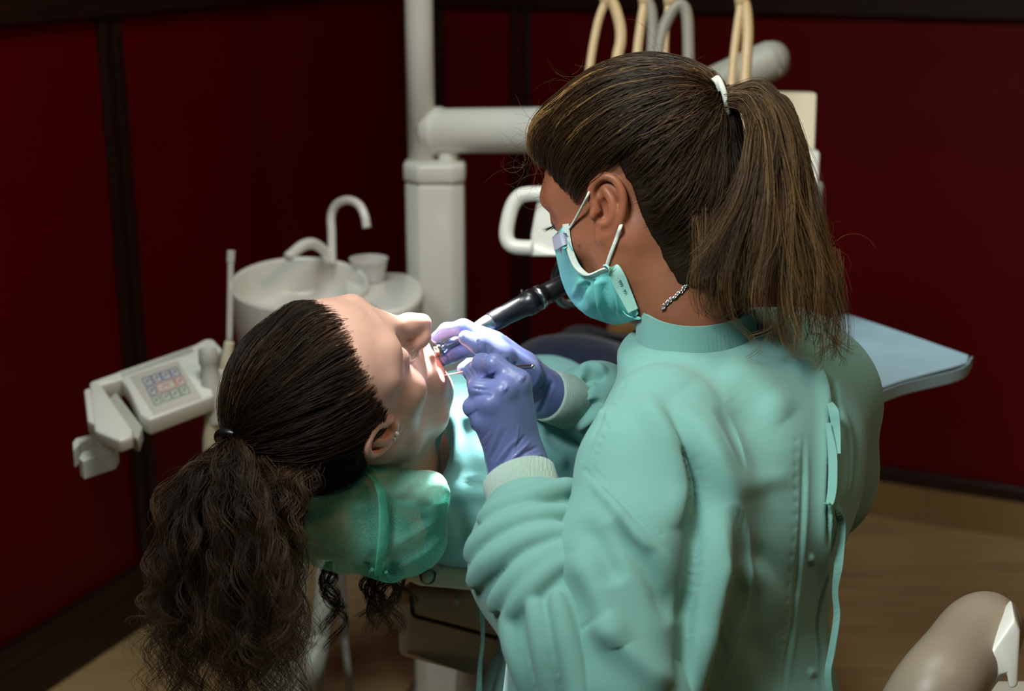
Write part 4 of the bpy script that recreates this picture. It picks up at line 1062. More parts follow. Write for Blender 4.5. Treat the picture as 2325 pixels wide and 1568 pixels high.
for a, b, ra, rb in [((1592, 790, 1.385), (1600, 900, 1.38), .045, .06), ((1600, 1040, 1.38), (1530, 1500, 1.37), .085, .10), ((1600, 985, 1.38), AL[0], .05, .045), ((1620, 985, 1.40), (1780, 980, 1.5), .05, .045), ((1780, 980, 1.5), AR[1], .045, .036), (AL[0], AL[1], .045, .036), (AL[1], AL[2], .036, .025), (AR[1], AR[2], .036, .026), (AR[2], AR[3], .026, .025)]:
    fb.cone(P(*a), P(*b), ra * .9, rb * .9, k=.02)
Vb, Fb = fb.mesh()
Vall, Fall = join([(qw, [F]), (relax(Vb, Fb, 3), [Fb])])
dent = mk('person.001', Vall, Fall, M_skinD, None, col=np.concatenate([col, np.tile(skD * .8, (len(Vb), 1))]))
tag(dent, 'seated person in green surgical gown and face mask, brown ponytail, two instruments in gloved hands', 'person')
# lashes, brow, eye
ye = []
rr = np.random.default_rng(4)
for i in range(34):
    s_ = i / 33 * 2 - 1; x = -.032 - s_ * .012
    b = np.array([x, .0858 - .0040 * s_ ** 2, .0150 - .002 * s_ ** 2]); d = unit([-.35 * s_ - .1, .9, -.35 + .15 * rr.normal()]); tt = np.linspace(0, 1, 7)[:, None]
    ye.append(b + d * .0105 * tt + np.array([0, 0, .0030]) * tt ** 2)
Vs, Fs, c_ = strands_vf(Dw(np.array(ye)), np.linspace(.00028, .00006, 7)[None], np.zeros((34, 3))); mk('eyelashes', Vs, Fs, M_lash, dent)
br = []
for i in range(200):
    t = rr.uniform(0, 1); x = -(.012 + .042 * t); z = .037 + .007 * math.sin(t * 2.2) - .004 * t + rr.normal(0, .0014); y = .0915 - 13.6 * max(-x - .012, 0) ** 2
    d = unit([-.9, -.3, .2 + .3 * (1 - t)]); tt = np.linspace(0, 1, 4)[:, None]; br.append(np.array([x, y, z]) + d * .007 * tt)
Vs, Fs, c_ = strands_vf(Dw(np.array(br)), np.linspace(.0002, .00006, 4)[None], np.tile(np.array([.02, .012, .008]), (200, 1))); mk('eyebrow', Vs, Fs, M_hairD, dent, col=c_)
eb = lathe('eyeball', Dw([(-.0325, .0725, .0175)])[0], RD @ np.array([-.1, 1, -.35]), [(0, .0136), (.003, .0132), (.006, .0122), (.0095, .0096), (.0125, .005), (.0136, 0), (.011, -.008), (0, -.0136)], mat('eye', srgb(70, 60, 60), .08, coat=1), dent, 24)
# ---- hair
shD = HairShell([((0, -.006, .052), (.083, .104, .091)), ((0, -.03, .0), (.074, .080, .075)), ((0, -.064, .07), (.05, .045, .045)), ((0, -.040, -.06), (.056, .056, .075)), ((0, .045, .085), (.066, .055, .045))], (0, -.01, .03))
# tie: where the view ray meets the head's mid plane
r0_ = ray(1640, 222); nx = RD[:, 0]; tt_ = np.dot(tD - CAM, nx) / np.dot(r0_, nx); tieW = CAM + r0_ * tt_; tieD = Dl(tieW); tdD = unit(tieD - shD.c); dT = pix(tieW[None])[0, 2]
HLD = np.array([(-.13, -.1), (-.06, -.1), (-.040, -.092), (-.032, -.058), (-.031, -.02), (-.031, .015), (-.029, .042), (0., .051), (.014, .050), (.026, .040), (.033, .026), (.038, .016), (.046, .034), (.058, .056), (.07, .070), (.084, .082), (.13, .09)])
parts = []; cols = []
fh = Field((-.12, -.16, -.11), (.12, .14, .17), .003 * Q)
fh.put(lambda X, Y, Z: capf(X, Y, Z, shD, HLD), fh.lo, fh.lo + fh.h * fh.n, k=.001)
Vc, Fc = fh.mesh(); Vc = relax(Vc, Fc, 2)
dkD = np.array([.012, .007, .0035]); loD = np.array([.019, .0095, .0036]); hiD = np.array([.34, .19, .07])
parts.append((Dw(Vc), [Fc])); cols.append(np.tile(dkD, (len(Vc), 1)))
St, lock, Dd = cap_strands(shD, 8500, tdD, tieD, m=26, lift=.007, seed=25, line=HLD, wob=.005, tr=.011)
St2, lock2, Dd2 = cap_strands(shD, 2200, tdD, tieD, m=26, lift=.005, seed=35, line=HLD, wob=.004, tr=.010, band=.014)
St = np.concatenate([St, St2]); Dd = np.concatenate([Dd, Dd2])
rr = np.random.default_rng(18)
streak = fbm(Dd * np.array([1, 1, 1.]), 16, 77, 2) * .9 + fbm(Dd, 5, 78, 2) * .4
low = np.clip((Dd[:, 2] + .15) * 1.6, .12, 1)  # golden tone fades down the head: light from above put into hair colour
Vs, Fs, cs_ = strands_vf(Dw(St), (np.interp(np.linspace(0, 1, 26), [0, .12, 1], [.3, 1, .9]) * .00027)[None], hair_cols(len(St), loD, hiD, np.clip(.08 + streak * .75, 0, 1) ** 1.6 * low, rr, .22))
parts.append((Vs, [Fs])); cols.append(cs_)
# ponytail: locks between an inner and an outer guide
inn = [(1652, 236), (1690, 250), (1706, 320), (1672, 430), (1612, 545), (1568, 645), (1610, 745)]
out_ = [(1652, 210), (1735, 196), (1800, 280), (1838, 420), (1876, 570), (1918, 700), (1912, 838)]
gd = []
for i in range(290):
    e = rr.beta(1.05, 1.05); w = rr.normal(0, .5); w = max(-1, min(1, w)); L = rr.uniform(.72, 1.0) if e < .6 else rr.uniform(.85, 1.04)
    g = []
    for k, (a, b) in enumerate(zip(inn, out_)):
        x = a[0] + (b[0] - a[0]) * e; y = a[1] + (b[1] - a[1]) * e; sp = [.004, .012, .025, .032, .036, .038, .036][k]
        g.append(P(x + rr.normal(0, 4 + k), y + rr.normal(0, 3), dT - .01 - .004 * k + w * sp))
    g = catmull(np.array(g), 40)[:max(10, int(40 * min(L, 1)))]
    gd.append(g[::3] if len(g[::3]) > 3 else g)
Vs, Fs, cs_ = locks(gd, 15, 51, .0035, .007, .0008, .004, .12, m=44, base=loD, hi=hiD, himix=.34, rad=.00025, tail=.86, endmix=.12)
parts.append((Vs, [Fs])); cols.append(cs_)
gd = []
for i in range(22):       # the loose lock and stray hairs on the outer side
    e = rr.uniform(-1, 1)
    gd.append([P(1740, 208, dT - .01), P(1785 + 6 * e, 228, dT - .02), P(1812 + 9 * e, 300 + 8 * e, dT - .02), P(1832 + 10 * e, 400, dT - .02), P(1848 + 18 * e, rr.uniform(440, 560), dT - .02)])
Vs, Fs, cs_ = locks(gd, 4, 53, .001, .004, .0003, .001, .1, m=36, base=loD, hi=hiD, himix=.2, rad=.00025)
parts.append((Vs, [Fs])); cols.append(cs_)
gd = []
for i in range(46):       # curled ends over the collar
    x = rr.uniform(1580, 1930); y = 640 + (x - 1580) * .32 + rr.normal(0, 25)
    gd.append([P(x - 10, y - 160, dT - .03), P(x + rr.normal(0, 8), y - 70, dT - .035), P(x + rr.normal(0, 16), y + 20, dT - .03), P(x + rr.normal(0, 26), y + rr.uniform(40, 90), dT - .02)])
Vs, Fs, cs_ = locks(gd, 9, 57, .003, .003, .001, .006, .09, m=40, base=loD, hi=hiD, himix=.4, rad=.00024, endmix=.2)
parts.append((Vs, [Fs])); cols.append(cs_)
fr = []
for i in range(130):      # flyaways round the outline and the temple
    px_, py_ = [(1222, 330), (1240, 400), (1205, 350), (1320, 400), (1870, 560), (1300, 180), (1500, 150)][i % 7]
    px_ += rr.normal(0, 22); py_ += rr.normal(0, 26); tt = np.linspace(0, 1, 14); a = rr.uniform(0, 6.28); ang = a + tt * rr.uniform(-4, 4); L = rr.uniform(.02, .05)
    p0 = np.array([px_, py_]); dd_ = 1.40 if px_ < 1700 else dT - .02
    xy = p0 + np.cumsum(np.stack([np.cos(ang), np.sin(ang)], 1) * L * 2306 / 14, 0)
    fr.append(np.array([P(q[0], q[1], dd_) for q in xy]))
Vs, Fs, cs_ = strands_vf(np.array(fr), np.linspace(.00016, .00006, 14)[None], hair_cols(len(fr), loD, hiD, rr.uniform(0, .5, len(fr)), rr))
parts.append((Vs, [Fs])); cols.append(cs_)
Vh, Fh = join(parts)
mk('hair', Vh, Fh, M_hairD, dent, col=np.concatenate(cols))
M_band = mat('white_elastic', srgb(186, 190, 180), .8, bump=.3, bscale=500)
ta = unit(P(1700, 205, dT) - P(1600, 235, dT)); tu = unit(np.cross(ta, CAM - tieW)); tv = np.cross(ta, tu); th = np.linspace(0, 2 * np.pi, 40)
tie = tube('hair_tie', np.array([tieW + (tu * math.cos(a) * .0190 + tv * math.sin(a) * .0155) for a in th]), .0028, M_band, dent, 40, 10, smooth_path=False)
ribbon('tie_end', PP((1636, 205, dT - .012), (1630, 188, dT - .014), (1620, 176, dT - .012)), .006, .0012, [1, .3, 0], M_band, tie, 12)
# ---- mask
M_mask = mat('mask_paper', srgb(112, 194, 190), .75, bump=.35, bscale=420, var=.03, vscale=20, spec=.2)
M_bind = mat('mask_binding', srgb(196, 206, 198), .8, bump=.4, bscale=350)
rows = [[(1284, 508, 1.386), (1270, 522, 1.42), (1257, 537, 1.472), (1280, 520, 1.53)], [(1292, 560, 1.378), (1277, 566, 1.42), (1263, 572, 1.480), (1300, 565, 1.54)], [(1311, 606, 1.370), (1291, 620, 1.41), (1277, 634, 1.476), (1330, 620, 1.54)],
        [(1340, 624, 1.362), (1318, 655, 1.39), (1297, 680, 1.462), (1370, 640, 1.53)], [(1376, 611, 1.352), (1348, 682, 1.376), (1326, 710, 1.445), (1400, 680, 1.52)], [(1400, 612, 1.348), (1384, 696, 1.368), (1368, 727, 1.43), (1420, 710, 1.5)],
        [(1424, 660, 1.350), (1414, 704, 1.365), (1400, 734, 1.41), (1440, 720, 1.48)], [(1448, 712, 1.356), (1446, 715, 1.362), (1440, 719, 1.38), (1452, 722, 1.44)]]
def lift(x, y, d, off=.004, rad=5):
    k = surf_at(qw, x, y, rad) if ((pix(qw)[:, :2] - np.array([x, y])) ** 2).sum(1).min() < rad * rad else None
    return P(x, y, d if k is None else min(d, pix(qw[k][None])[0, 2] - off))
Gm = np.array([[lift(*q) for q in r_] for r_ in rows]); nu, nv = 90, 60
g1_ = np.stack([catmull(Gm[:, j], nu) for j in range(4)], 1); g2_ = np.stack([catmull(g1_[i], nv) for i in range(nu)], 0)
Vm = g2_.reshape(-1, 3); ii = np.arange(nu - 1)[:, None] * nv; jj = np.arange(nv - 1)[None]
Fm = np.stack([ii + jj, ii + jj + 1, ii + nv + jj + 1, ii + nv + jj], -1).reshape(-1, 4)
Nm = vnormals(Vm, Fm)
if (Nm * (CAM - Vm)).sum(1)[: nv // 2].mean() < 0: Fm = Fm[:, ::-1]
Vm = sculpt(Vm, Fm, [('r', [(1324, 630), (1310, 655), (1299, 676)], 6, .0060), ('v', [(1336, 638), (1322, 668), (1312, 694)], 6, .006), ('s', [(1366, 728), (1358, 680), (1354, 632)], 6, .0075, .08), ('s', [(1406, 716), (1394, 660), (1384, 620)], 4, .0040, .08), ('s', [(1275, 560), (1290, 556), (1300, 552)], 3, .0025), ('v', [(1262, 548), (1280, 556), (1296, 556)], 3, .0015), ('r', [(1330, 640), (1338, 690), (1342, 712)], 8, .003), ('v', [(1370, 640), (1376, 690), (1380, 728)], 9, .003)])
Nm = vnormals(Vm, Fm); n_ = len(Vm)
V2 = np.concatenate([Vm, Vm - Nm * .0014]); ed = []
bd = np.concatenate([np.arange(nv), np.arange(1, nu) * nv + nv - 1, (nu - 1) * nv + np.arange(nv - 2, -1, -1), np.arange(nu - 2, 0, -1) * nv])
ed = np.stack([bd, np.roll(bd, -1), np.roll(bd, -1) + n_, bd + n_], 1)
mask = mk('face_mask', V2, [np.concatenate([Fm, Fm[:, ::-1] + n_, ed])], M_mask, dent)
e1 = g1_[:, 0]; side = g1_[:, 1] - g1_[:, 0]
k5 = int(nu * .62)
ribbon('binding', e1[:k5:4] - np.array([0, .001, 0]), .0060, .0018, (unit(np.array([1., 0, -.2]))), M_bind, mask, 60)
ns_ = g2_[7, :38:6]; ribbon('nose_strip', ns_ - Nm.reshape(nu, nv, 3)[7, :38:6] * -.0012, .013, .0010, g2_[14, :38:6] - g2_[2, :38:6], mat('mask_nose_strip', srgb(176, 186, 206), .7), mask, 30)
k7 = nu - 1
ribbon('hem', e1[k5:k7:4] + np.array([-.003, -.0015, 0]), [.012, .014, .010], .0016, [-1, 0, .3], mat('mask_hem', srgb(150, 200, 190), .8), mask, 40)
# print along the hem
tx = bpy.data.curves.new('print', 'FONT'); tx.body = '\u00b7 999 \u00b7 999 \u00b7 999'; tx.size = .0046; tx.extrude = .00008
to = bpy.data.objects.new('print', tx)
pA, pB = lift(1400, 632, 1.345, .008), lift(1432, 698, 1.35, .0085); xa = unit(pB - pA); za = unit(np.cross(xa, np.cross(CAM - pA, xa))); ya = np.cross(za, xa)
to.matrix_world = Matrix(((xa[0], ya[0], za[0], pA[0]), (xa[1], ya[1], za[1], pA[1]), (xa[2], ya[2], za[2], pA[2]), (0, 0, 0, 1)))
tx.materials.append(mat('print_ink', srgb(70, 120, 116), .8)); COL.objects.link(to)
bpy.context.view_layer.update(); dgp = bpy.context.evaluated_depsgraph_get(); mp = bpy.data.meshes.new_from_object(to.evaluated_get(dgp)); mw_ = to.matrix_world.copy()
bpy.data.objects.remove(to); mp.transform(mw_); po = bpy.data.objects.new('print', mp); link(po, mask)
lp = [lift(x, y, d, .0022, 4) for x, y, d in ((1286, 526, 1.376), (1300, 508, 1.368), (1318, 476, 1.352), (1334, 445, 1.342))] + [P(1343, 428, 1.345), P(1356, 412, 1.355), P(1400, 420, 1.375), P(1424, 460, 1.37), P(1418, 495, 1.352)] + [lift(x, y, d, .0022, 4) for x, y, d in ((1409, 514, 1.345), (1401, 538, 1.345), (1392, 562, 1.345), (1383, 586, 1.345), (1375, 612, 1.346))]
tube('ear_loop', lp, .0019, M_bind, mask, 90, 8, ry=.0012)
# necklace
nk = [(1500, 702), (1512, 690), (1526, 677), (1543, 664), (1560, 653), (1580, 642), (1604, 632), (1630, 622)]
nkp = catmull(np.array(nk, float), 46); parts = []
for i, q in enumerate(nkp):
    p = qw[surf_at(qw, q[0], q[1], 6)]; p = p + unit(CAM - p) * .0016
    nx_ = nkp[min(i + 1, 45)] - nkp[max(i - 1, 0)]; dv = unit(RC @ np.array([nx_[0], -nx_[1], 0])); up_v = unit(np.cross(dv, CAM - p)) if i % 2 else unit(CAM - p)
    a = np.linspace(0, 2 * np.pi, 12); parts.append(tube_vf(np.array([p + dv * .0021 * math.cos(t) + up_v * .0012 * math.sin(t) for t in a]), .00042, 6, False))
Vn, Fn = join(parts); mk('necklace', Vn, Fn, M_steel, dent)
# ---- gown
ang = math.atan2(.75, .65)
fg = Field(P(1530, 1150, 1.42) - np.array([.50, .42, .75]), P(1530, 1150, 1.42) + np.array([.34, .42, .36]), .0045 * Q)
secs = []
for px_, py_, d_, a, b in [(1590, 762, 1.385, .070, .066), (1612, 800, 1.385, .092, .086), (1650, 850, 1.383, .115, .096), (1655, 910, 1.38, .140, .106), (1650, 1000, 1.375, .158, .115), (1630, 1110, 1.37, .165, .122), (1575, 1240, 1.37, .170, .126), (1536, 1360, 1.37, .178, .130), (1520, 1500, 1.37, .180, .131), (1512, 1650, 1.37, .180, .140), (1520, 1850, 1.37, .2, .16)]:
    c = P(px_, py_, d_); secs.append((c[2], c[0], c[1], a, b, ang))
fg.loft(secs, k=.01, n=2.25)
fg.chain([(*P(1505, 960, 1.285), .054), (*P(1476, 1080, 1.255), .063), (*P(1440, 1280, 1.215), .069), (*P(1415, 1570, 1.175), .066)], k=.035, kin=.02)
FA = [(*P(1420, 1610, 1.175), .064), (*P(1318, 1440, 1.205), .060), (*P(1222, 1285, 1.25), .058), (*P(1208, 1215, 1.270), .048), (*P(1204, 1182, 1.279), .0385)]
fg.chain([(*P(1800, 930, 1.49), .085), (*P(1800, 1060, 1.53), .085), (*P(1700, 1250, 1.66), .066), (*P(1430, 985, 1.60), .052), (*P(1352, 915, 1.560), .043), (*P(1318, 914, 1.55), .034)], k=.03, kin=.02)
fg.chain([(*P(1640, 850, 1.42), .05), (*P(1790, 815, 1.45), .045), (*P(1850, 880, 1.47), .05)], k=.05, kin=.03)
# lap and skirt over the thighs
fg.chain([(*P(1560, 1760, 1.37), .15), (*P(1420, 1670, 1.52), .11), (*P(1275, 1590, 1.68), .098)], k=.06, kin=.04)
fg.chain([(*P(1600, 1760, 1.45), .13), (*P(1560, 1720, 1.65), .1)], k=.06)
fs_ = Field(P(1240, 1340, 1.24) - np.array([.12, .19, .27]), P(1240, 1340, 1.24) + np.array([.13, .13, .15]), .0024 * Q)
fs_.chain(FA, k=.02, kin=.02)
V0, F0 = fs_.mesh(); q0_ = pix(V0)
def sdepth(x, y, rad=7):
    m = np.where((q0_[:, 0] - x) ** 2 + (q0_[:, 1] - y) ** 2 < rad * rad)[0]
    return q0_[m, 2].min() if len(m) else None
ROLLS = [([(1096, 1180, 12), (1150, 1152, 18), (1220, 1126, 19), (1300, 1104, 14)], .62), ([(1072, 1262, 14), (1100, 1222, 19), (1160, 1190, 19), (1230, 1170, 16), (1310, 1164, 9)], .66), ([(1074, 1322, 14), (1116, 1276, 20), (1176, 1236, 20), (1240, 1214, 16), (1310, 1206, 8)], .66),
         ([(1120, 1376, 12), (1164, 1326, 18), (1222, 1276, 17), (1300, 1236, 9)], .66), ([(1158, 1396, 11), (1205, 1336, 15), (1256, 1290, 12), (1310, 1262, 7)], .66), ([(1150, 1398, 10), (1168, 1470, 16), (1196, 1540, 18), (1226, 1620, 16)], .6), ([(1212, 1372, 10), (1230, 1450, 17), (1246, 1540, 19), (1262, 1620, 17)], .6), ([(1262, 1350, 9), (1284, 1440, 15), (1306, 1530, 17), (1322, 1620, 15)], .6)]
for pl, pr in ROLLS:
    c = catmull(np.array(pl, float), 24); dd = [sdepth(x, y) for x, y, r in c]
    kn_ = [i for i, d in enumerate(dd) if d is not None]; dd = np.interp(np.arange(24), kn_, [dd[i] for i in kn_])
    dd = np.convolve(np.pad(dd, 3, mode='edge'), np.ones(7) / 7, 'valid')
    fs_.chain([(*P(x, y, d + R_(r, d) * (1 - 2 * pr)), R_(r, d)) for (x, y, r), d in zip(c, dd)], k=.0042, kin=.01)
Vf, Ff = fs_.mesh(); Vf = relax(Vf, Ff, 3); Vf += vnormals(Vf, Ff) * (fbm(Vf, 30, 8, 2) * .0009)[:, None]
V, F = fg.mesh(); V = relax(V, F, 4)
V += vnormals(V, F) * (fbm(V, 9, 2, 2) * .003)[:, None]
V, F = subdiv(V, F)
ST = [('v', [(1404, 866), (1382, 916), (1338, 1010), (1312, 1062)], 5, .0018), ('v', [(1312, 1062), (1338, 1076), (1382, 1121), (1438, 1171), (1493, 1226), (1525, 1266)], 5, .0030, .3),
      ('S', [(1588, 1620), (1580, 1480), (1584, 1390), (1600, 1260), (1602, 1140), (1588, 1060), (1556, 980), (1510, 915)], 26, .024, .3), ('v', [(1530, 990), (1562, 1060), (1576, 1140), (1574, 1260), (1560, 1390), (1554, 1480), (1558, 1620)], 15, .012, .2), ('r', [(1450, 890), (1510, 990), (1545, 1090), (1550, 1200)], 30, .010),
      ('r', [(1665, 1118), (1742, 1092), (1820, 1077)], 22, .0025, .45), ('v', [(1670, 1250), (1750, 1272), (1800, 1360)], 26, .003, .4), ('r', [(1640, 1280), (1730, 1325), (1780, 1430)], 34, .004, .4), ('v', [(1690, 1430), (1750, 1500), (1775, 1580)], 34, .004, .4), ('v', [(1650, 940), (1690, 1010), (1700, 1080)], 40, .003, .4), ('r', [(1740, 900), (1790, 1000), (1800, 1080)], 40, .003, .4),
      ('v', [(1825, 988), (1820, 1198), (1797, 1420), (1775, 1580)], 5, .0020), ('r', [(1834, 988), (1829, 1198), (1806, 1420), (1784, 1580)], 5, .0014),
      ('s', [(1790, 812), (1840, 828), (1868, 850), (1880, 921), (1880, 1088), (1877, 1300), (1876, 1600)], 8, .010, .05), ('v', [(1894, 860), (1896, 960), (1890, 1090), (1886, 1250)], 7, .012), ('r', [(1640, 830), (1720, 870), (1790, 950)], 34, .006), ('r', [(1908, 920), (1928, 1020), (1918, 1150)], 11, .005), ('v', [(1928, 960), (1940, 1060), (1928, 1160)], 10, .004),
      ('v', [(1310, 1180), (1360, 1240), (1400, 1330)], 30, .006), ('r', [(1300, 1250), (1360, 1350), (1400, 1470)], 34, .008), ('v', [(1390, 1180), (1470, 1290), (1540, 1410)], 28, .011), ('r', [(1350, 1400), (1440, 1490), (1520, 1570)], 32, .009), ('r', [(1340, 1085), (1400, 1155), (1480, 1255)], 14, .005), ('v', [(1260, 1460), (1330, 1420), (1400, 1370)], 5, .0012),
      ('v', [(1322, 862), (1345, 852), (1372, 864)], 9, .009), ('r', [(1310, 842), (1345, 832), (1380, 848)], 10, .008), ('v', [(1330, 905), (1322, 882), (1345, 870)], 9, .009), ('v', [(1300, 960), (1330, 925), (1370, 910)], 9, .009), ('r', [(1310, 975), (1350, 945), (1390, 930)], 11, .008)]
def puck(pl, n, off, L, amp):
    pl = catmull(np.array(pl, float), n); T = np.gradient(pl, axis=0); T /= np.linalg.norm(T, axis=1)[:, None]; Nn = np.stack([-T[:, 1], T[:, 0]], 1)
    return [('v', [tuple(p + m * off), tuple(p + m * (off + L))], 4.5, amp, .3) for p, m in zip(pl, Nn)]
ST += puck([(1404, 866), (1382, 916), (1345, 1010), (1322, 1060)], 13, -7, -13, .0012) + puck([(1338, 1076), (1382, 1121), (1438, 1171), (1490, 1222)], 16, -7, -13, .0013) + puck([(1820, 1000), (1816, 1198), (1793, 1420), (1772, 1560)], 22, 6, 12, .0008)
ST += [('r', [(1836, 1260), (1850, 1278)], 6, .0025), ('r', [(1850, 1260), (1836, 1278)], 5, .0015), ('r', [(1836, 1518), (1850, 1536)], 6, .0025), ('r', [(1850, 1518), (1836, 1536)], 5, .0015)]
V = sculpt(V, F, ST); V = relax(V, F, 1, .4)
Vg_, Fg_ = join([(V, [F]), (Vf, [Ff])])
gown = mk('gown', Vg_, Fg_, M_gown, dent)
# stand collar
cc = P(1588, 722, 1.385); cu = np.array([1.0, 0, 0]); cv = np.array([0, 1.0, 0]); cu_, cw = unit(P(1730, 742, 1.40) - P(1446, 745, 1.37)), None
col_pts = []
for a in np.linspace(math.radians(-335), math.radians(-22), 60):
    col_pts.append(cc + cu_ * .0625 * math.cos(a) + np.array([0, .058, .012]) * math.sin(a) + np.array([0, 0, .003 + .005 * math.cos(a)]))
ribbon('collar', col_pts[::3], .034, .0035, [.0, .12, 1], M_gown, gown, 80)
# knit cuffs
def cuff(nm, a, b, r0, r1, par):
    a, b = P(*a), P(*b); d = unit(b - a); L = np.linalg.norm(b - a)
    Vq, Fq = lathe_vf(a, d, [(r0 - .0045, .012), (r0 - .004, .0), (r0 - .001, -.0016), (r0 + .001, .0006), (r0 + (r1 - r0) * .5, L * .5), (r1, L), (r1 - .003, L + .008)], 72)
    return mk(nm, Vq, Fq, M_knit, par)
cuff('cuff', (1177, 1082, 1.305), (1194, 1132, 1.292), .0335, .0350, gown)
cuff('cuff', (1240, 897, 1.508), (1287, 911, 1.535), .0270, .0300, gown)
# ties at the back opening
rib = lambda nm, pts, w, sd: ribbon(nm, PP(*pts), w, .0012, sd, M_gown, gown, 36)
dk = lambda x, y: pix(V[surf_at(V, x, y, 8)][None])[0, 2] - .006
rib('tie', [(1884, 915, dk(1884, 915)), (1893, 935, dk(1890, 935) - .004), (1898, 975, dk(1895, 975)), (1900, 1030, dk(1898, 1030))], [.006, .009, .008, .007], [1, -.4, 0])
rib('tie', [(1880, 960, dk(1880, 960)), (1890, 1030, dk(1888, 1030)), (1890, 1100, dk(1888, 1100)), (1884, 1140, dk(1882, 1140)), (1876, 1142, dk(1878, 1142))], [.004, .008, .008, .007, .006], [1, -.3, 0])
rib('tie', [(1898, 1140, 1.30), (1906, 1165, 1.295), (1912, 1200, 1.295), (1904, 1280, 1.29), (1896, 1340, 1.29), (1900, 1400, 1.29), (1888, 1480, 1.285), (1880, 1530, 1.28), (1888, 1600, 1.28)], [.004, .006, .0075, .008, .005, .006, .0075, .006, .006], [[1, 0, 0], [.7, -.7, 0], [1, 0, 0], [.5, -.8, 0], [1, -.2, 0]])
# legs and shoes below the frame, stool
M_scrub = cloth('green_trousers', srgb(52, 92, 84))
ft = Field((-.2, .9, -.02), (.6, 2.1, .75), .012)
for kx, ky in ((1285, 1.72), (1545, 1.68)):
    kn = P(kx, 1640, ky); an = np.array([kn[0] - .02, kn[1] + .06, .09]); ft.chain([(*(kn + (P(1560, 1800, 1.40) - kn) * .6), .075), (*kn, .06), (*((kn + an) / 2), .055), (*an, .045)], k=.03, kin=.03)
Vt, Ft = ft.mesh(); mk('trousers', relax(Vt, Ft, 3), Ft, M_scrub, dent)
for kx, ky in ((1285, 1.72), (1545, 1.68)):
    kn = P(kx, 1640, ky); c = np.array([kn[0] - .03, kn[1] + .07, .0]); fs = Field(c - .2, c + .2, .008)
    fs.chain([(*(c + np.array([.05, -.02, .045])), .042), (*(c + np.array([-.05, .03, .040])), .040), (*(c + np.array([-.12, .06, .032])), .030)], k=.02, kin=.02)
    Vs_, Fs_ = fs.mesh(); Vs_[:, 2] = np.maximum(Vs_[:, 2], .001); mk('shoe', Vs_, Fs_, M_white, dent)
sc_ = P(1545, 1800, 1.37); stool = empty('dentist_stool', (sc_[0], sc_[1], 0), 'round stool that the person with the ponytail sits on', 'stool')
lathe('seat', [sc_[0], sc_[1], .38], UP, [(0, 0), (.14, 0), (.17, .02), (.17, .05), (.15, .07), (0, .075)], M_greyd, stool, 48)
tube('gas_column', [[sc_[0], sc_[1], .39], [sc_[0], sc_[1], .06]], .025, M_steel, stool, 6, 24)
for k in range(5):
    a = k * 2 * math.pi / 5; c = np.array([sc_[0], sc_[1], .07]); tube('leg', [c, c + np.array([math.cos(a) * .24, math.sin(a) * .24, -.05])], [.02, .014], M_steel, stool, 6, 16)
# ================================================================== gloved hands and instruments
M_glove = mat('nitrile_glove', srgb(104, 114, 164), .34, bump=.15, bscale=260, var=.04, vscale=30, spec=.45, sss=.08, sss_r=(.3, .3, 1))
def hand(lo, hi, chains, kb=.006):
    f = Field(lo, hi, .0013 * Q)
    for c, k in chains: f.chain([(*P(x, y, d), R_(r, d)) for x, y, d, r in c], k=k, kin=.006)
    return f
# near hand
c0 = P(1140, 960, 1.32)
N_ = [([(1205, 1062, 1.325, 30), (1178, 868, 1.298, 27)], .012), ([(1186, 1066, 1.312, 32), (1145, 886, 1.288, 27)], .012), ([(1164, 1070, 1.312, 31), (1114, 915, 1.288, 25)], .012), ([(1148, 1072, 1.322, 29), (1096, 955, 1.298, 23)], .012),
      ([(1195, 1065, 1.335, 34), (1165, 960, 1.335, 40), (1130, 905, 1.335, 34)], .016),
      ([(1178, 868, 1.298, 27), (1122, 826, 1.303, 22), (1094, 822, 1.328, 18.5), (1078, 833, 1.345, 14)], .006),
      ([(1185, 970, 1.345, 34), (1140, 882, 1.346, 26), (1096, 856, 1.337, 21), (1067, 846, 1.346, 17)], .008),
      ([(1145, 886, 1.288, 27), (1086, 882, 1.297, 21), (1080, 872, 1.340, 17), (1098, 866, 1.362, 14)], .005),
      ([(1114, 915, 1.288, 25), (1075, 924, 1.302, 22), (1078, 914, 1.342, 17), (1104, 908, 1.356, 14)], .005),
      ([(1096, 955, 1.298, 23), (1088, 960, 1.318, 17), (1096, 946, 1.350, 15), (1104, 938, 1.362, 13)], .005),
      ([(1158, 864, 1.312, 24), (1118, 848, 1.322, 19), (1096, 846, 1.330, 16)], .012),
      ([(1176, 1060, 1.318, 52), (1180, 1085, 1.315, 56), (1190, 1120, 1.298, 60)], .02)]
f = hand(c0 - .12, c0 + .12, N_); V, F = f.mesh(); V = relax(V, F, 2)
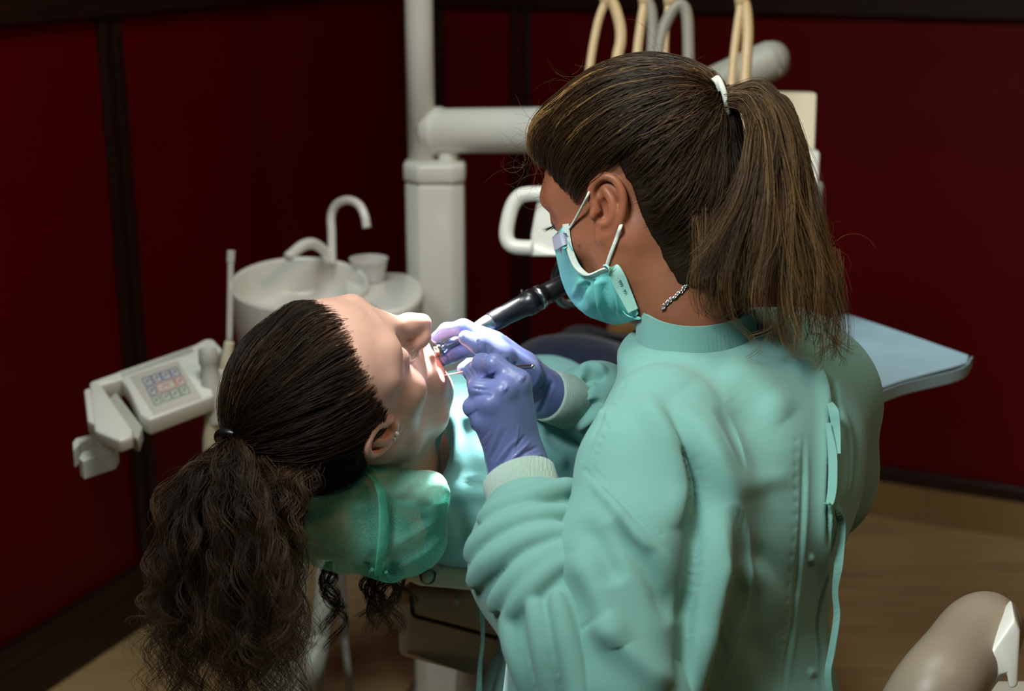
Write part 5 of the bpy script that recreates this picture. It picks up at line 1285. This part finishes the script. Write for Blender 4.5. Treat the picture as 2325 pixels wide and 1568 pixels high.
V = sculpt(V, F, [('r', [(1122, 1060), (1150, 1020), (1180, 990)], 2.6, .0011), ('v', [(1130, 1066), (1165, 1020), (1195, 985)], 3, .0012), ('r', [(1140, 1066), (1175, 1030), (1206, 1000)], 3, .0013), ('v', [(1150, 1064), (1190, 1030), (1224, 1012)], 3.2, .0014), ('r', [(1130, 1072), (1180, 1048), (1234, 1030)], 4, .0018), ('v', [(1126, 1080), (1176, 1058), (1236, 1040)], 3.6, .0018), ('r', [(1122, 1088), (1180, 1066), (1240, 1050)], 4.5, .0016),
      ('r', [(1104, 1042), (1124, 1000), (1138, 960)], 2.4, .0009), ('v', [(1112, 1048), (1134, 1004), (1150, 970)], 2.4, .0009), ('r', [(1160, 1040), (1172, 1000), (1178, 962)], 2.2, .0008), ('v', [(1068, 880), (1095, 884), (1112, 884)], 2.5, .0010), ('v', [(1074, 900), (1098, 896), (1118, 898)], 3.5, .0014), ('v', [(1062, 946), (1078, 936), (1086, 930)], 2.6, .0012), ('r', [(1078, 864), (1106, 850), (1128, 840)], 2.6, .0010), ('v', [(1070, 858), (1100, 860), (1130, 846)], 3, .0012),
      ('v', [(1062, 836), (1070, 846), (1078, 862)], 2.2, .0009), ('v', [(1072, 832), (1080, 846), (1088, 860)], 2.2, .0009), ('v', [(1054, 838), (1060, 850), (1068, 864)], 2.0, .0008), ('r', [(1180, 855), (1190, 862)], 9, .0018), ('r', [(1143, 880), (1150, 886)], 9, .0018), ('v', [(1090, 1000), (1100, 990), (1110, 975)], 2, .0007), ('v', [(1098, 1016), (1110, 1002), (1120, 985)], 2, .0007)])
gn = mk('glove', V, F, M_glove, dent)
# far hand
c0 = P(1120, 830, 1.48)
F_ = [([(1232, 888, 1.503, 42), (1185, 842, 1.490, 44), (1130, 795, 1.472, 38)], .016), ([(1225, 900, 1.515, 40), (1160, 850, 1.515, 38), (1135, 830, 1.515, 26)], .016),
      ([(1122, 776, 1.458, 26), (1052, 744, 1.460, 18.5), (1014, 750, 1.472, 16), (990, 766, 1.478, 13)], .008),
      ([(1195, 855, 1.468, 38), (1140, 806, 1.440, 27), (1088, 781, 1.432, 21.5), (1058, 767, 1.436, 18)], .012),
      ([(1124, 792, 1.490, 25), (1058, 790, 1.492, 19), (1030, 803, 1.487, 16.5), (1008, 818, 1.480, 14)], .007),
      ([(1130, 815, 1.510, 24), (1085, 816, 1.522, 18), (1052, 838, 1.510, 15)], .007), ([(1138, 838, 1.520, 22), (1096, 848, 1.530, 16), (1074, 862, 1.522, 14)], .007),
      ([(1225, 882, 1.500, 46), (1248, 898, 1.512, 50), (1262, 903, 1.520, 52)], .012)]
f = hand(c0 - .125, c0 + .125, F_); V, F = f.mesh(); V = relax(V, F, 2)
V = sculpt(V, F, [('v', [(1085 + i * 17, 770 + i * 10), (1090 + i * 17, 790 + i * 11)], 3, .0010) for i in range(7)] + [('v', [(1256, 862), (1240, 900), (1222, 940)], 5, .002), ('r', [(1236, 868), (1230, 880), (1228, 890)], 4, .0015), ('v', [(1046, 752), (1050, 772)], 2.5, .0008), ('r', [(1240, 870), (1226, 910), (1214, 935)], 6, .0016), ('v', [(1010, 800), (1018, 812), (1022, 828)], 2.6, .001)])
mk('glove', V, F, M_glove, dent)
# dental handpiece
hA, hB = P(1000, 791, 1.474), P(1290, 641, 1.552); hd_ = unit(hB - hA); LH = np.linalg.norm(hB - hA)
hp = empty('dental_handpiece', tuple(hA), 'black and steel dental handpiece held in the far glove, its tip at the open mouth', 'handpiece')
rp = lambda v: R_(v, 1.5)
lathe('shank', hA, hd_, [(0, -.002), (rp(7), 0), (rp(9), .01), (rp(10), .02), (rp(13), .03), (rp(17), LH * .28), (rp(20), LH * .33), (rp(21), LH * .372)], M_steel, hp, 40)
lathe('head', P(996, 792, 1.474), unit(P(1004, 812, 1.48) - P(996, 788, 1.472)), [(0, -.006), (rp(8), -.006), (rp(10), -.004), (rp(10), .007), (rp(6), .009), (0, .009)], M_steel, hp, 32)
tube('bur', [P(1001, 806, 1.477), P(1004, 824, 1.481)], .0008, M_steel, hp, 4, 8)
lathe('blue_ring', hA + hd_ * .0035, hd_, [(rp(9.6), -.0006), (rp(10.4), -.0003), (rp(10.4), .0003), (rp(9.8), .0006)], mat('ring_blue', srgb(40, 90, 190), .4), hp, 32)
mo = lambda u, r: (rp(r), LH * u)
lathe('motor', hA, hd_, [mo(.370, 12), mo(.372, 21), mo(.38, 22.5), mo(.46, 24), mo(.50, 23), mo(.60, 25), mo(.655, 26.5), mo(.66, 29.5), mo(.715, 29.5), mo(.72, 26), mo(.735, 26), mo(.74, 28), mo(.79, 28), mo(.795, 24), mo(.82, 24), mo(.825, 25), mo(.90, 24), mo(.97, 23), mo(1.0, 20), mo(1.0, 0)], mat('black_anodised', srgb(26, 25, 28), .36, .0, coat=.15, spec=.6), hp, 56)
lathe('chrome_band', hA, hd_, [mo(.742, 27), mo(.744, 28.4), mo(.772, 28.4), mo(.774, 27)], M_steel, hp, 56)
bt = hA + hd_ * LH * .665 + unit(np.cross(hd_, CAM - hA)) * -rp(29); bt2 = hA + hd_ * LH * .665 + unit(RC @ np.array([-.4, 1, .2])) * rp(30)
lathe('button', bt2, unit(RC @ np.array([-.4, 1, .2])), [(0, .003), (.0018, .0025), (.002, -.002)], M_black, hp, 20)
tube('cable', [hB - hd_ * .004, hB + hd_ * .02, P(1318, 615, 1.62), P(1300, 585, 1.68), P(1272, 600, 1.72), P(1262, 640, 1.74), P(1290, 690, 1.80), P(1420, 640, 1.9), P(1450, 570, 2.0)], .0055, M_black, hp, 80, 14)
# probe
prb = empty('dental_probe', tuple(P(1130, 838, 1.38)), 'thin steel dental probe pinched in the near glove, pointing at the lower lip', 'dental probe')
q0, q1 = P(1058, 843.5, 1.405), P(1212, 832, 1.318)
lathe('handle', q0, q1 - q0, [(0, 0), (R_(3.4, 1.4), .001), (R_(5.2, 1.4), .012), (R_(5.6, 1.38), .03), (R_(5.8, 1.35), np.linalg.norm(q1 - q0) - .001), (R_(4.6, 1.32), np.linalg.norm(q1 - q0)), (0, np.linalg.norm(q1 - q0))], M_steel, prb, 28)
tube('working_tip', [q0, P(1040, 846, 1.425), P(1020, 849, 1.45), P(1008, 851, 1.462), P(1004, 846, 1.466)], [R_(3.6, 1.4), R_(2.2, 1.4), R_(1.2, 1.4), R_(.8, 1.4)], M_steel, prb, 40, 14)
# ================================================================== light and camera
def area(name, loc, to, sx, sy, e, col):
    l = bpy.data.lights.new(name, 'AREA'); l.shape = 'RECTANGLE'; l.size = sx; l.size_y = sy; l.energy = e; l.color = col
    o = bpy.data.objects.new(name, l); o.location = loc
    o.rotation_euler = (Vector(to) - Vector(loc)).to_track_quat('-Z', 'Y').to_euler(); COL.objects.link(o); return o
def spot(name, loc, to, e, ang, blend, rad, col):
    l = bpy.data.lights.new(name, 'SPOT'); l.energy = e; l.spot_size = math.radians(ang); l.spot_blend = blend; l.shadow_soft_size = rad; l.color = col
    o = bpy.data.objects.new(name, l); o.location = loc
    o.rotation_euler = (Vector(to) - Vector(loc)).to_track_quat('-Z', 'Y').to_euler(); COL.objects.link(o); return o
a_ = area('ceiling_lamp', (-.15, 1.35, 2.64), (-.1, 1.5, 0), .9, .5, 19, (.92, 1, .96))
b_ = area('front_fill_light', (-.75, .25, 2.45), (.3, 1.4, 1.08), .6, .5, 4.2, (.92, 1, .98)); b_.data.spread = math.radians(50)  # added soft fill, spread narrowed to light the gown and spare the walls
area('warm_lamp', (.75, .75, 2.3), (.4, 2.0, 1.3), .22, .22, 6, (1, .66, .34))
mouth = P(1010, 810, 1.46)
spot('dental_lamp', tuple(P(945, -420, 1.56)), tuple(P(996, 832, 1.46)), 430, 13.5, .45, .045, (.93, .96, 1))
w = bpy.data.worlds.new('World'); SC.world = w; w.use_nodes = True
w.node_tree.nodes['Background'].inputs['Color'].default_value = (.02, .02, .022, 1)
w.node_tree.nodes['Background'].inputs['Strength'].default_value = 1
cd = bpy.data.cameras.new('camera'); cam = bpy.data.objects.new('camera', cd); COL.objects.link(cam)
cam.location = CAM; cam.rotation_euler = (math.pi / 2 - PITCH, 0, 0)
cd.lens = 50; cd.sensor_width = 36; cd.clip_start = .05
cd.dof.use_dof = True; cd.dof.focus_distance = 1.38; cd.dof.aperture_fstop = 4.2; cd.dof.aperture_blades = 0
SC.camera = cam
vs = SC.view_settings
SC.display_settings.display_device = 'sRGB'
vs.view_transform = 'Standard'; vs.look = 'None'; vs.exposure = 0; vs.gamma = 1; vs.use_curve_mapping = False
try:
    SC.cycles.use_denoising = True
    SC.cycles.max_bounces = 8; SC.cycles.transparent_max_bounces = 24
    SC.cycles.sample_clamp_indirect = 6
except Exception: pass
